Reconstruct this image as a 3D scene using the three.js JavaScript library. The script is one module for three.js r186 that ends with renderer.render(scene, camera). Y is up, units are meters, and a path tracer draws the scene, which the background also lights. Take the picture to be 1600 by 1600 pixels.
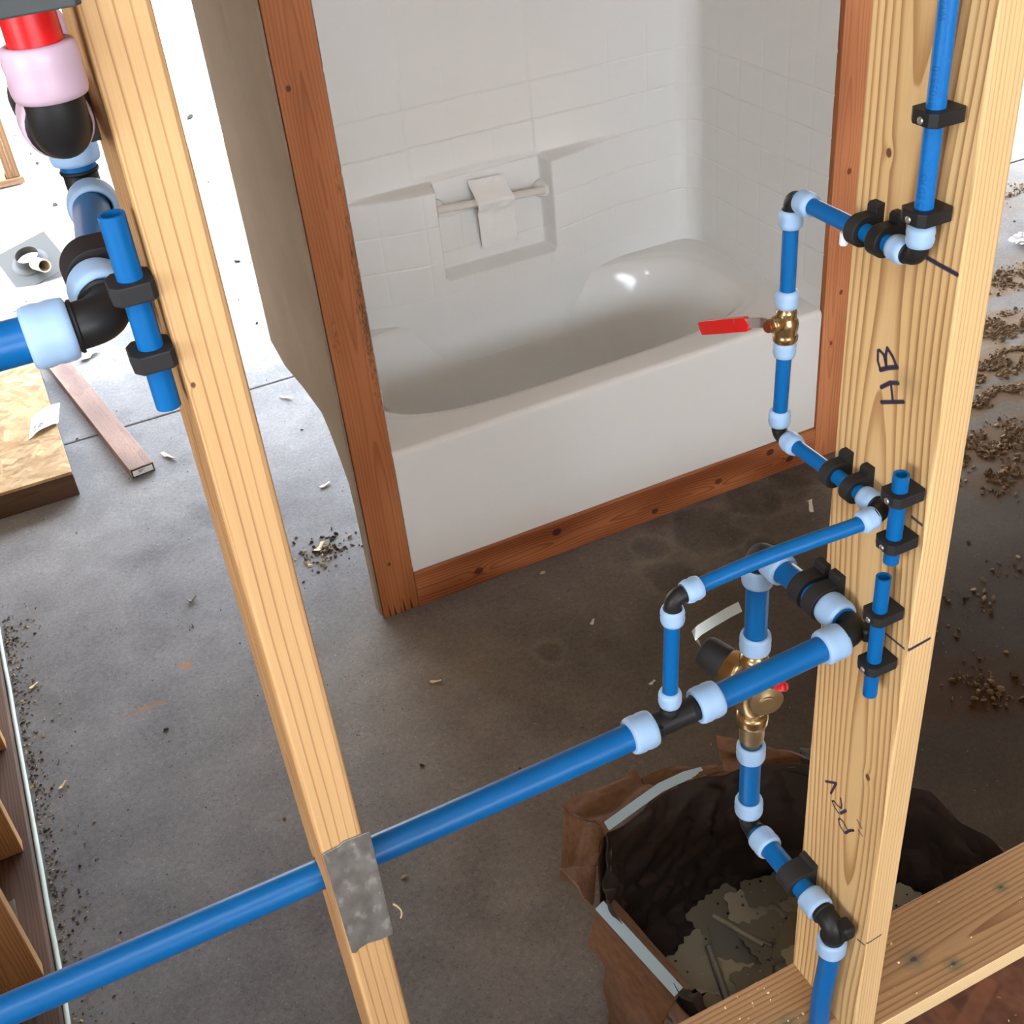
import * as THREE from 'three';
import { RoundedBoxGeometry } from 'three/addons/geometries/RoundedBoxGeometry.js';
import { mergeGeometries, mergeVertices } from 'three/addons/utils/BufferGeometryUtils.js';
import { ImprovedNoise } from 'three/addons/math/ImprovedNoise.js';
import { Brush, Evaluator, SUBTRACTION } from 'three-bvh-csg';

/* ------------------------------------------------ camera, sky, exposure */
const scene = new THREE.Scene();
const camera = new THREE.PerspectiveCamera(46.862, 1, 0.02, 80);
camera.rotation.order = 'YXZ';
camera.position.set(0, 2.276, 0);
camera.rotation.set(-0.622421, -0.381032, -0.111588);
camera.updateMatrixWorld();
scene.background = new THREE.Color().setRGB(0.90, 0.98, 1.10);      // even overcast sky
scene.environment = null;
const renderer = new THREE.WebGLRenderer({ antialias: true });
renderer.toneMapping = THREE.LinearToneMapping;
renderer.toneMappingExposure = 18.2;
renderer.shadowMap.enabled = true;

/* ------------------------------------------------ helpers */
const V3 = (x, y, z) => new THREE.Vector3(x, y, z);
let seed = 20517;
const rnd = () => { seed = (seed + 0x6d2b79f5) | 0; let t = Math.imul(seed ^ (seed >>> 15), 1 | seed); t = (t + Math.imul(t ^ (t >>> 7), 61 | t)) ^ t; return ((t ^ (t >>> 14)) >>> 0) / 4294967296; };
const rr = (a, b) => a + (b - a) * rnd();
const N = new ImprovedNoise();
const noise = (x, y, z = 0) => N.noise(x, y, z);
const fbm = (x, y, z = 0, o = 4) => { let s = 0, a = 0.5, f = 1; for (let i = 0; i < o; i++) { s += a * N.noise(x * f, y * f, z + i * 7.3); a *= 0.5; f *= 2.03; } return s; };
const clamp = (x, a = 0, b = 1) => Math.min(b, Math.max(a, x));
const sst = (a, b, x) => { const t = clamp((x - a) / (b - a)); return t * t * (3 - 2 * t); };
const mix = (a, b, t) => a + (b - a) * t;
const mix3 = (a, b, t) => [mix(a[0], b[0], t), mix(a[1], b[1], t), mix(a[2], b[2], t)];

const used = new Map();
function numbered(name) { const n = used.get(name) || 0; used.set(name, n + 1); return n ? name + '_' + String(n).padStart(3, '0') : name; }
function tag(o, label, category, group, kind) {
  if (label) o.userData.label = label;
  if (category) o.userData.category = category;
  if (group) o.userData.group = group;
  if (kind) o.userData.kind = kind;
  return o;
}
function shade(o) { o.traverse((m) => { if (m.isMesh) { m.castShadow = true; m.receiveShadow = true; } }); return o; }
function thing(name, label, category, pos = [0, 0, 0], group) {
  const g = new THREE.Group(); g.name = numbered(name); g.position.set(...pos); scene.add(g);
  return tag(g, label, category, group);
}
function part(name, geo, material, parent, label) {
  const m = new THREE.Mesh(geo, material); m.name = name; parent.add(m); m.castShadow = m.receiveShadow = true;
  if (label) m.userData.label = label;
  return m;
}
function solo(name, geo, material, label, category, pos = [0, 0, 0], group) {
  const m = new THREE.Mesh(geo, material); m.name = numbered(name); m.position.set(...pos); scene.add(m); m.castShadow = m.receiveShadow = true;
  return tag(m, label, category, group);
}
function struct(name, geo, material, pos = [0, 0, 0]) {
  const m = new THREE.Mesh(geo, material); m.name = numbered(name); m.position.set(...pos); m.userData.kind = 'structure'; m.castShadow = m.receiveShadow = true; scene.add(m); return m;
}
const std = (color, roughness = 0.6, extra = {}) => new THREE.MeshStandardMaterial({ color, roughness, ...extra });
const phys = (color, roughness = 0.4, extra = {}) => new THREE.MeshPhysicalMaterial({ color, roughness, ...extra });

function paint(w, h, fn, srgb = true) {                              // fn(u, v, px, py) -> [r,g,b] 0..255; v up
  const c = document.createElement('canvas'); c.width = w; c.height = h;
  const g = c.getContext('2d'), im = g.createImageData(w, h), d = im.data;
  for (let y = 0; y < h; y++) for (let x = 0; x < w; x++) {
    const p = fn((x + 0.5) / w, 1 - (y + 0.5) / h), i = (y * w + x) * 4;
    d[i] = p[0]; d[i + 1] = p[1]; d[i + 2] = p[2]; d[i + 3] = 255;
  }
  g.putImageData(im, 0, 0);
  return [c, g];
}
function tex(c, srgb = true) {
  const t = new THREE.CanvasTexture(c); t.colorSpace = srgb ? THREE.SRGBColorSpace : THREE.NoColorSpace;
  t.wrapS = t.wrapT = THREE.RepeatWrapping; t.magFilter = THREE.LinearFilter; return t;
}
// Wood of one board face, w x h metres; uv of the face are metres from its centre.
function woodTex(o) {
  const { w, h, px, py, pith = 0, depth = 0.02, wob = 0.012, dwob = 0.012, space = 0.006, early, late, knots = [], s = 0, vfreq = 1.1, lateAmt = 1, after, blot = 6, yc = 0, sharp = 0.35 } = o;
  const [c, g] = paint(px, py, (u, v) => {
    const X = (u - 0.5) * w, Y = (v - 0.5) * h + yc;
    let pu = pith + wob * noise(Y * vfreq, s + 1.7, 3), d = depth + dwob * 2 * noise(Y * vfreq * 1.4, s + 9.1, 5);
    let r = Math.hypot(X - pu, d), kd = 0;
    for (const [kx, ky, kr] of knots) {
      const q = Math.hypot((X - kx) / kr, (Y - ky) / (kr * 1.25));
      r += kr * 0.9 * Math.exp(-q * q / 5);
      kd = Math.max(kd, 1 - sst(0.75, 1.15, q));
    }
    r += 0.0012 * noise(X * 40, Y * 5, s) + 0.0005 * noise(X * 120, Y * 12, s + 4);
    const k = r / space, f = k - Math.floor(k), id = Math.floor(k);
    const str = (0.72 + 0.4 * noise(id * 3.71 + 0.3, s, 2.2)) * lateAmt;
    const l = Math.pow(sst(sharp, 0.95, f), 1.4) * (1 - sst(0.95, 1.0, f)) * clamp(str, 0.15, 1);
    let col = mix3(early, late, l);
    const fib = noise(X * 900, Y * 14, s) * 5 + noise(X * 250, Y * 5, s + 8) * 5 + noise(X * 12, Y * 3, s + 3) * blot * 2;
    if (kd > 0) col = mix3(col, [late[0] * 0.62, late[1] * 0.5, late[2] * 0.4], kd * 0.85);
    return [col[0] + fib, col[1] + fib * 0.9, col[2] + fib * 0.75];
  });
  if (after) { // draw in metres, y up, origin at the face centre
    g.save(); g.setTransform(px / w, 0, 0, -py / h, px / 2, py / 2 + yc * py / h); after(g, (x, y) => [x, y], 1); g.restore();
  }
  const t = tex(c); t.repeat.set(1 / w, 1 / h); t.offset.set(0.5, 0.5 - yc / h); return t;
}
const woodMat = (o, rough = 0.72) => std(0xffffff, rough, { map: woodTex(o) });
// Board: size w(x) h(y) d(z) with worn edges, uv in metres from the centre of each face, six material slots.
function boardGeo(w, h, d, r = 0.003) {
  const g = new RoundedBoxGeometry(w, h, d, 2, r), p = g.attributes.position, uv = g.attributes.uv;
  for (const gr of g.groups) for (let i = gr.start; i < gr.start + gr.count; i++) {
    const x = p.getX(i), y = p.getY(i), z = p.getZ(i), s = gr.materialIndex;
    if (s < 2) uv.setXY(i, z, y); else if (s < 4) uv.setXY(i, x, z); else uv.setXY(i, x, y);
  }
  return g;
}
function along(geo, a, b) {                                          // put a y-axis geometry (0..1 range unscaled) at a, pointing to b
  const q = new THREE.Quaternion().setFromUnitVectors(V3(0, 1, 0), b.clone().sub(a).normalize());
  return geo.applyQuaternion(q).translate(a.x, a.y, a.z);
}
function lathe(pts, seg = 40) { return new THREE.LatheGeometry(pts.map(([r, y]) => new THREE.Vector2(r, y)), seg); }
// closed hollow ring along an axis: outer radius ro, inner ri, length len, softly rounded
function ringGeo(c, dir, ro, ri, len, seg = 40) {
  const b = 0.0025, h = len / 2, p = [[ri, -h], [ro - b * 1.4, -h], [ro - b * 0.4, -h + b * 0.4], [ro, -h + b * 1.6], [ro + 0.0004, -h * 0.3], [ro - 0.0003, 0], [ro + 0.0004, h * 0.3], [ro, h - b * 1.6], [ro - b * 0.4, h - b * 0.4], [ro - b * 1.4, h], [ri, h], [ri, -h]];
  const d = V3(...dir).normalize(), C = V3(...c);
  return along(lathe(p, seg), C, C.clone().add(d));
}
// hollow pipe through points (open ends show the bore)
function pipeGeo(pts, r, bore = 0.76, seg = 28) {
  const curve = pts.length === 2 ? new THREE.LineCurve3(pts[0], pts[1]) : new THREE.CatmullRomCurve3(pts, false, 'catmullrom', 0.5);
  const n = pts.length === 2 ? 6 : 40;
  const out = new THREE.TubeGeometry(curve, n, r, seg, false), inn = new THREE.TubeGeometry(curve, n, r * bore, seg, false);
  const ix = inn.index.array; for (let i = 0; i < ix.length; i += 3) { const t = ix[i]; ix[i] = ix[i + 2]; ix[i + 2] = t; }
  const iN = inn.attributes.normal; for (let i = 0; i < iN.count; i++) iN.setXYZ(i, -iN.getX(i), -iN.getY(i), -iN.getZ(i));
  const caps = [];
  for (const t of [0, 1]) {
    const c = curve.getPoint(t), d = curve.getTangent(t).multiplyScalar(t ? 1 : -1);
    const e = new THREE.RingGeometry(r * bore, r, seg, 1);
    e.applyQuaternion(new THREE.Quaternion().setFromUnitVectors(V3(0, 0, 1), d)).translate(c.x, c.y, c.z); caps.push(e);
  }
  return mergeGeometries([out, inn, ...caps]);
}
const strip = (g) => { g = g.index ? g.toNonIndexed() : g; for (const k of Object.keys(g.attributes)) if (!['position', 'normal', 'uv'].includes(k)) g.deleteAttribute(k); g.clearGroups(); return g; };
const merge = (l) => mergeGeometries(l.map(strip));

/* ------------------------------------------------ procedural surfaces */
const SPRUCE = { early: [214, 178, 122], late: [140, 90, 45] };
const concreteMat = (() => {
  // near slab: x -1.2..5, z -0.2..-4.28 ; v=0 at far edge
  const W = 6.2, H = 4.1, x0 = -1.2, z0 = -4.28;
  const splash = [[1.45, -2.38, .10], [1.47, -2.53, .07], [2.0, -2.56, .11], [1.66, -2.52, .13], [1.88, -2.58, .1], [2.09, -2.64, .13], [1.75, -2.35, .06], [0.98, -2.28, .05]];
  const rust = [[-0.10, -2.66, .05, .012], [0.045, -2.77, .018, .03], [1.75, -1.62, .18, .12], [1.95, -1.5, .1, .08]];
  const [c] = paint(2048, 1354, (u, v) => {
    const x = x0 + u * W, z = z0 + v * H;
    let t = 122 + fbm(x * 0.9, z * 0.9, 1, 4) * 44 + fbm(x * 7, z * 7, 4, 3) * 20 + noise(x * 70, z * 70, 2) * 8;
    const gr = rnd() * 16 - 8 + (rnd() < 0.012 ? -26 : 0) + (rnd() < 0.004 ? 30 : 0); t += gr; let r = t - 1, g = t, b = t + 2;
    const mott = sst(0.1, 0.5, fbm(x * 2.2, z * 2.2, 12, 4)) * 20; r -= mott; g -= mott; b -= mott;
    for (const [sx, sz, sr] of splash) {
      const q = Math.hypot((x - sx), (z - sz)) / sr + fbm(x * 9, z * 9, 20, 3) * 0.9;
      const k = (1 - sst(0.55, 0.95, q)) * 12 - (sst(0.8, 1.0, q) * (1 - sst(1.0, 1.35, q))) * 8; r -= k; g -= k; b -= k;
    }
    for (const [sx, sz, ax, az] of rust) {
      const q = Math.hypot((x - sx) / ax, (z - sz) / az) + fbm(x * 22, z * 22, 30, 3) * 1.2, k = (1 - sst(0.4, 1.2, q)) * 0.5;
      r = mix(r, 160, k); g = mix(g, 110, k); b = mix(b, 72, k);
    }
    // dust towards the right, trodden in
    let dust = sst(1.2, 3.2, x) * (0.2 + 0.45 * sst(-0.05, 0.5, fbm(x * 1.6, z * 2.4, 44, 4)));
    for (const [sx, sz, ax, az] of [[3.3, -3.02, 0.3, 0.12], [3.12, -2.8, 0.34, 0.11], [2.92, -2.64, 0.3, 0.08], [2.72, -2.42, 0.3, 0.14], [2.6, -2.25, 0.2, 0.1], [3.7, -3.3, 0.4, 0.14], [1.9, -1.58, 0.16, 0.13]]) { const q = Math.hypot((x - sx) / ax, (z - sz) / az) + fbm(x * 8, z * 14, 50, 3) * 1.4; dust = Math.max(dust, (1 - sst(0.5, 1.2, q)) * 0.85); }
    r = mix(r, 122 + gr, dust); g = mix(g, 100 + gr, dust); b = mix(b, 75 + gr, dust);
    const dq = z + 0.35 * fbm(x * 1.3, z * 1.3, 70, 3) + 0.12 * (x - 2); const paintedShade = sst(0.5, 2.0, x) * sst(-2.9, -1.7, dq); r *= 1 - 0.52 * paintedShade; g *= 1 - 0.58 * paintedShade; b *= 1 - 0.64 * paintedShade; const warm = sst(-3.1, -2.3, z) * sst(-0.2, 0.8, x); r *= 1 - 0.02 * warm; g *= 1 - 0.07 * warm; b *= 1 - 0.15 * warm;  // shade painted into the floor colour towards the near right, then a warm tint
    return [r, g, b];
  });
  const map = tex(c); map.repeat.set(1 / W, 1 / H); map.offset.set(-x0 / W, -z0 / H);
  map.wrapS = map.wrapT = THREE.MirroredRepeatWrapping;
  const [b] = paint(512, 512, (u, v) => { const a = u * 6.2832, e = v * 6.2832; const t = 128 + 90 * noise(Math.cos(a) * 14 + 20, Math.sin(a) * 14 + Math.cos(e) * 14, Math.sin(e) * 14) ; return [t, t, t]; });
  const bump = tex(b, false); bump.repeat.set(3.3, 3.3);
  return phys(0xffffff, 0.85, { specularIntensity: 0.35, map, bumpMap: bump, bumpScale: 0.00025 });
})();
const M = {
  blue: phys(0x035c98, 0.38, { specularIntensity: 0.55 }),
  ring: phys(0xaacae8, 0.38, { transmission: 0.22, thickness: 0, specularIntensity: 0.6 }),
  pinkRing: phys(0xd2b4c2, 0.38, { transmission: 0.22, thickness: 0 }),
  red: phys(0xd3161c, 0.3, { clearcoat: 0.3 }),
  black: phys(0x1d1d1c, 0.46, { specularIntensity: 0.6 }),
  blackMatt: std(0x191817, 0.68),
  greyBlack: std(0x3a3f3d, 0.6),
  brass: std(0xb3986a, 0.27, { metalness: 0.95 }),
  brassRough: std(0x988460, 0.42, { metalness: 0.85 }),
  copper: std(0x8c4a2c, 0.4, { metalness: 0.7 }),
  steel: std(0xb9b9b5, 0.35, { metalness: 0.9 }),
  redGrip: phys(0xd01a1c, 0.34, { clearcoat: 0.25 }),
  tub: phys(0xe6e6e2, 0.13, { specularIntensity: 0.9 }),
  film: phys(0xefeeea, 0.16, { specularIntensity: 1 }),
  pvc: phys(0xe9ddc4, 0.45),
  kraft: null,
};

/* ------------------------------------------------ the setting */
{ // lower garage slab: two pours with an open joint between them
  const fl = new THREE.Group(); fl.name = 'floor'; fl.userData.kind = 'structure'; scene.add(fl);
  const slab = (x0, x1, z0, z1) => {
    const g = new RoundedBoxGeometry(x1 - x0, 0.12, z1 - z0, 2, 0.006); g.translate((x0 + x1) / 2, -0.06, (z0 + z1) / 2);
    const p = g.attributes.position, uv = g.attributes.uv; for (let i = 0; i < p.count; i++) uv.setXY(i, p.getX(i), p.getZ(i)); return g;
  };
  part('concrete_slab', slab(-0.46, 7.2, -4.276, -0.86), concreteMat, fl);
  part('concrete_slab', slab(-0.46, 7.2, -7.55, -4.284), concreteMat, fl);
}
const plain = (r, g, b, rough = 0.85) => std(new THREE.Color(r / 255, g / 255, b / 255).convertSRGBToLinear(), rough);
{
  const gm = std(0xb9b6ae, 0.95);
  struct('ground', new THREE.BoxGeometry(60, 0.1, 26), gm, [0, -0.06, -7.56 - 13]);
  struct('ground', new THREE.BoxGeometry(20, 0.1, 40), gm, [-0.465 - 10, -0.06, -0.1]);
  struct('ground', new THREE.BoxGeometry(30, 0.1, 20), gm, [10, -0.06, 4.7 + 10]);
}
{ // house floor (raised), its rim joist under the plumbing wall
  const [c, g] = paint(1024, 512, (u, v) => { const n = fbm(u * 22, v * 11, 3, 4) * 60, m = noise(u * 160, v * 80, 1) * 16; return [84 + n * 0.8 + m, 50 + n * 0.6 + m, 33 + n * 0.4 + m]; });
  for (let i = 0; i < 900; i++) { g.globalAlpha = rr(0.15, 0.5); g.fillStyle = rnd() < 0.6 ? '#7a4a30' : '#5b3420'; g.save(); g.translate(rnd() * 1024, rnd() * 512); g.rotate(rr(0, 6.3)); g.fillRect(-20, -5, rr(20, 70), rr(4, 14)); g.restore(); }
  const t = tex(c); t.repeat.set(1 / 2.4, 1 / 1.2);
  const g2 = new THREE.BoxGeometry(11, 0.028, 5.35), p = g2.attributes.position, uv = g2.attributes.uv; for (let i = 0; i < p.count; i++) uv.setXY(i, p.getX(i), p.getZ(i));
  struct('floor_house', g2, std(0xffffff, 0.85, { map: t }), [1.7, 0.601, -0.823 + 2.675]);
  const rim = woodMat({ w: 0.3, h: 3, px: 128, py: 1024, pith: 0.05, depth: 0.05, ...SPRUCE, s: 77 });
  const r = boardGeo(0.585, 11, 0.04); r.rotateZ(Math.PI / 2);
  struct('wall_rim', r, rim, [1.7, 0.2945, -0.80]);
}
{ // shell of the building: roof deck, back wall either side of the wide opening, front wall with a long window opening
  const osb = plain(176, 146, 108), beam = plain(190, 164, 124);
  const box = (n, x0, x1, y0, y1, z0, z1, m = osb) => struct(n, new THREE.BoxGeometry(x1 - x0, y1 - y0, z1 - z0), m, [(x0 + x1) / 2, (y0 + y1) / 2, (z0 + z1) / 2]);
  box('ceiling', -0.75, 7.35, 3.5, 3.62, -5.6, -0.62);
  box('ceiling', -3.95, -0.9, 3.5, 3.62, -0.62, 4.65); box('ceiling', 0.1, 7.35, 3.5, 3.62, -0.62, 4.65);   // unseen roof gap, added to brighten the stud tops from above
  box('ceiling', -0.9, 0.1, 3.5, 3.62, -0.62, 0.35); box('ceiling', -0.9, 0.1, 3.5, 3.62, 1.2, 4.65);
  box('added_header', -0.75, 7.35, 1.95, 3.5, -5.6, -5.46, beam);          // unseen beam added, roof left off beyond, so daylight fades inward
  box('wall_back', -0.75, 0.05, 0.039, 2.9, -7.74, -7.6);
  box('wall_left', -0.75, -0.60, -0.1, 3.5, -5.6, -0.83);
  box('wall_right', 7.2, 7.35, -0.1, 3.5, -5.6, 4.65);
  box('wall_left', -3.95, -3.8, 0.2, 1.5, -0.8, 4.65); box('wall_left', -3.95, -3.8, 3.0, 3.5, -0.8, 4.65); box('wall_left', -3.95, -3.8, 1.5, 3.0, -0.8, 0.2); box('wall_left', -3.95, -3.8, 1.5, 3.0, 2.6, 4.65);  // unseen window gap, added to light the left faces of the stud
  box('wall_left', -3.95, -0.60, 0.2, 3.5, -0.95, -0.83);
  box('added_shade_wall', -2.2, 0.12, 0.62, 1.95, 1.15, 1.27);  // unseen half wall, added to shade the lower left stud and pipes
  box('wall_front', -3.8, 7.2, 0.62, 1.75, 4.5, 4.65);
  box('wall_front', -3.8, 7.2, 3.2, 3.5, 4.5, 4.65);
  box('wall_front', -3.8, -1.6, 1.75, 3.2, 4.5, 4.65);
  box('wall_front', 1.9, 7.2, 1.75, 3.2, 4.5, 4.65);
}

/* ------------------------------------------------ plumbing wall studs and plate */
const YF = 0.615, PLATE_T = 0.653, ZF = -0.683, ZB = -0.823, ZC = -0.753;
const ev = new Evaluator(); ev.useGroups = true; ev.attributes = ['position', 'normal', 'uv'];
function drill(geo, mats, holes) {                                   // holes: [center, axis, radius, length]
  let a = new Brush(geo, mats); a.updateMatrixWorld();
  for (const [c, axis, r, len] of holes) {
    const g = new THREE.CylinderGeometry(r, r, len, 32); if (axis === 'x') g.rotateZ(Math.PI / 2); if (axis === 'z') g.rotateX(Math.PI / 2);
    g.clearGroups(); const b = new Brush(g, mats[2]); b.position.set(...c); b.updateMatrixWorld();
    a = ev.evaluate(a, b, SUBTRACTION); a.updateMatrixWorld();
  }
  return a;
}
const endGrain = woodMat({ w: 0.15, h: 0.15, px: 128, py: 128, pith: 0.02, depth: 0.01, space: 0.005, early: [205, 165, 110], late: [160, 112, 66], s: 5, vfreq: 30, wob: 0.05 });
const markInk = 'rgba(26,22,52,0.93)';
function inkStroke(g, M2, k, pts, wmm = 3.2) { wmm *= 1.6;
  g.strokeStyle = markInk; g.lineCap = 'round'; g.lineJoin = 'round'; g.lineWidth = wmm / 1000; g.beginPath();
  pts.forEach(([a, b], i) => { const [x, y] = M2(a, b); i ? g.lineTo(x, y) : g.moveTo(x, y); }); g.stroke();
}
// right stud: wide face (-x) carries the writing; face centre z = ZC, texture centre y = 1.55 (2.2 m tall map)
const SY = 1.55, STUD_H = 2.75, studCY = PLATE_T + STUD_H / 2;
const zy = ([z, y]) => [z - ZC, y - studCY];
const rightWide = woodMat({ w: 0.14, h: 1.56, yc: 1.38 - studCY, px: 320, py: 2048, pith: 0.006, depth: 0.027, wob: 0.03, dwob: 0.017, space: 0.0078, ...SPRUCE, s: 11, vfreq: 1.25, knots: [[-0.031, 1.902 - studCY, 0.0035], [0.036, 1.17 - studCY, 0.004]],
  after: (g, P, k) => {
    const S = (pts, w) => inkStroke(g, P, k, pts.map(zy), w);
    S([[-0.7668, 1.6963], [-0.7569, 1.7030], [-0.7450, 1.7092]], 2.9); S([[-0.7668, 1.6963], [-0.7716, 1.7036], [-0.7727, 1.7142], [-0.7705, 1.7157], [-0.7643, 1.7135], [-0.7596, 1.7033]], 2.0); S([[-0.7596, 1.7033], [-0.7617, 1.7146], [-0.7607, 1.7224], [-0.7525, 1.7171], [-0.7455, 1.7090]], 2.2); S([[-0.7633, 1.6788], [-0.7517, 1.6893], [-0.7416, 1.6937]], 2.7); S([[-0.7503, 1.6871], [-0.7461, 1.6732]], 2.0); S([[-0.7606, 1.6635], [-0.7319, 1.6781]], 2.6);
    S([[-.726, 1.8264], [-.709, 1.8252], [-.6878, 1.8242]], 2.6);
    S([[-0.7879, 1.0929], [-0.7687, 1.1087], [-0.7768, 1.0814]], 2.2); S([[-0.7556, 1.0652], [-0.7469, 1.0796]], 2.5); S([[-0.7587, 1.0619], [-0.7688, 1.0655], [-0.7729, 1.0707], [-0.7697, 1.0740], [-0.7627, 1.0732], [-0.7553, 1.0749]], 1.6); S([[-0.7553, 1.0749], [-0.7554, 1.0821], [-0.7584, 1.0908]], 1.8); S([[-0.7431, 1.0405], [-0.7368, 1.0520], [-0.7297, 1.0603]], 2.3); S([[-0.7450, 1.0391], [-0.7537, 1.0421], [-0.7580, 1.0498], [-0.7559, 1.0554], [-0.7497, 1.0559], [-0.7408, 1.0505]], 1.6);
    g.globalAlpha = 0.45; S([[-0.7252, 1.0838], [-0.7166, 1.0785]], 2.2); S([[-0.7213, 1.0687], [-0.7144, 1.0668]], 2.0);
    g.globalAlpha = 0.9; S([[-.7172, 1.3974], [-.6891, 1.3983]], 1.8); S([[-.7018, 1.5619], [-.6881, 1.5611]], 2); S([[-.6988, .8721], [-.6865, .8767]], 1.6);
    g.globalAlpha = 1;
    const [sx, sy] = P(-.73 - ZC, 1.70 - studCY); const gr = g.createRadialGradient(sx, sy, 0, sx, sy, 0.02); gr.addColorStop(0, 'rgba(120,105,70,0.35)'); gr.addColorStop(1, 'rgba(120,105,70,0)'); g.fillStyle = gr; g.fillRect(sx - 0.02, sy - 0.02, 0.04, 0.04);
  } });
const rightNarrow = woodMat({ w: 0.038, h: 1.56, yc: 1.38 - studCY, px: 160, py: 2048, pith: -0.09, depth: 0.012, wob: 0.012, dwob: 0.004, space: 0.0046, sharp: 0.5, early: [220, 183, 128], late: [180, 132, 78], s: 21, vfreq: 0.7, lateAmt: 0.75,
  after: (g, P, k) => { const cx = 0.719; const S = (pts, w) => inkStroke(g, P, k, pts.map(([x, y]) => [x - cx, y - studCY]), w); S([[.7, 1.403], [.7282, 1.4015]].map(([x, y], i) => [x, i ? 1.4035 : 1.3995]), 2.4); S([[.7, .882], [.7236, .8858]], 1.6); } });
const plainWide = woodMat({ w: 0.14, h: 2.75, px: 192, py: 1024, pith: 0.03, depth: 0.03, ...SPRUCE, s: 31 });
{
  const a = new THREE.Mesh(boardGeo(0.038, STUD_H, 0.14, 0.0035), [plainWide, rightWide, endGrain, endGrain, rightNarrow, rightNarrow]);
  a.name = 'wall_stud'; a.castShadow = a.receiveShadow = true; a.position.set(0.719, studCY, ZC); scene.add(a);
  tag(a, 'right wall stud of pale lumber with the handwritten marks HB and PRV', 'stud');
}
{
  const W2 = 0.089, zc = ZF - W2 / 2;
  const ln = woodMat({ w: 0.039, h: 1.7, px: 160, py: 2048, yc: 1.45 - studCY, pith: 0.062, depth: 0.01, wob: 0.005, dwob: 0.003, space: 0.0082, sharp: 0.72, early: [204, 163, 110], late: [148, 102, 58], s: 42, vfreq: 0.8, lateAmt: 0.9, knots: [[-0.0145, 1.927 - studCY, 0.0016]] });
  const lw = woodMat({ w: 0.09, h: 2.75, px: 128, py: 1024, pith: 0.0, depth: 0.02, early: [178, 136, 84], late: [128, 84, 48], s: 47, space: 0.007 });
  const b = drill(boardGeo(0.039, STUD_H, W2, 0.0045), [lw, lw, endGrain, endGrain, ln, ln], [[[0, 1.378 - studCY, -0.74 - zc], 'x', 0.0165, 0.1]]);
  const a = new THREE.Mesh(b.geometry, b.material); a.name = 'wall_stud_001'; used.set('wall_stud', 2); a.castShadow = a.receiveShadow = true; a.position.set(0.084, studCY, zc); scene.add(a);
  tag(a, 'left wall stud of yellow lumber with the thick blue pipe passing through it', 'stud');
}
{ // bottom plate of the plumbing wall
  const pw = woodMat({ w: 0.14, h: 4, px: 192, py: 2048, pith: 0.02, depth: 0.018, wob: 0.03, dwob: 0.012, space: 0.0075, early: [172, 134, 92], late: [124, 84, 50], s: 63, vfreq: 1.2, blot: 9,
    after: (g, P, k) => {
      for (const [X, Z, r] of [[0.86, -0.742, 0.026], [0.905, -0.708, 0.02], [1.06, -0.775, 0.016], [1.12, -0.735, 0.016], [0.632, -0.742, 0.034], [0.6, -0.735, 0.026]]) {
        const [x, y] = [Z - ZC, 0.7 - X];
        for (const [q, al] of [[1, 0.10], [0.75, 0.12], [0.55, 0.16], [0.35, 0.22], [0.18, 0.5]]) { g.fillStyle = `rgba(${q < 0.2 ? '30,30,28' : '72,82,68'},${al})`; g.beginPath(); for (let i = 0; i <= 40; i++) { const t2 = i / 40 * 6.2832, rr2 = r * q * (1 + 0.35 * noise(Math.cos(t2) * 1.5 + X * 50, Math.sin(t2) * 1.5, q * 3)); i ? g.lineTo(x + Math.cos(t2) * rr2 * 0.8, y + Math.sin(t2) * rr2) : g.moveTo(x + rr2 * 0.8, y); } g.fill(); }
        g.save(); g.restore();
      }
    } });
  const pf = woodMat({ w: 0.038, h: 4, px: 64, py: 1024, pith: 0.06, depth: 0.01, space: 0.005, early: [236, 205, 152], late: [205, 164, 106], s: 66 });
  // board stands along x: build it with its length on y, wide face on +x, then lay it down
  const geo = boardGeo(0.038, 4, 0.14, 0.003);
  const b = drill(geo, [pw, pw, endGrain, endGrain, pf, pf], [[[0, 0.674 - 0.7, -0.725 - ZC], 'x', 0.02, 0.2]]);
  const g2 = b.geometry; g2.rotateZ(Math.PI / 2); g2.rotateY(0);     // y -> -x, +x -> +y
  g2.applyMatrix4(new THREE.Matrix4().makeScale(1, 1, 1));
  const a = new THREE.Mesh(g2, b.material); a.name = 'bottom_plate'; a.castShadow = a.receiveShadow = true; a.rotation.y = 0; a.position.set(0.7, YF + 0.019, ZC); scene.add(a);
  tag(a, 'flat lumber bottom plate with nail heads carrying the right wall stud', 'plate');
}
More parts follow.
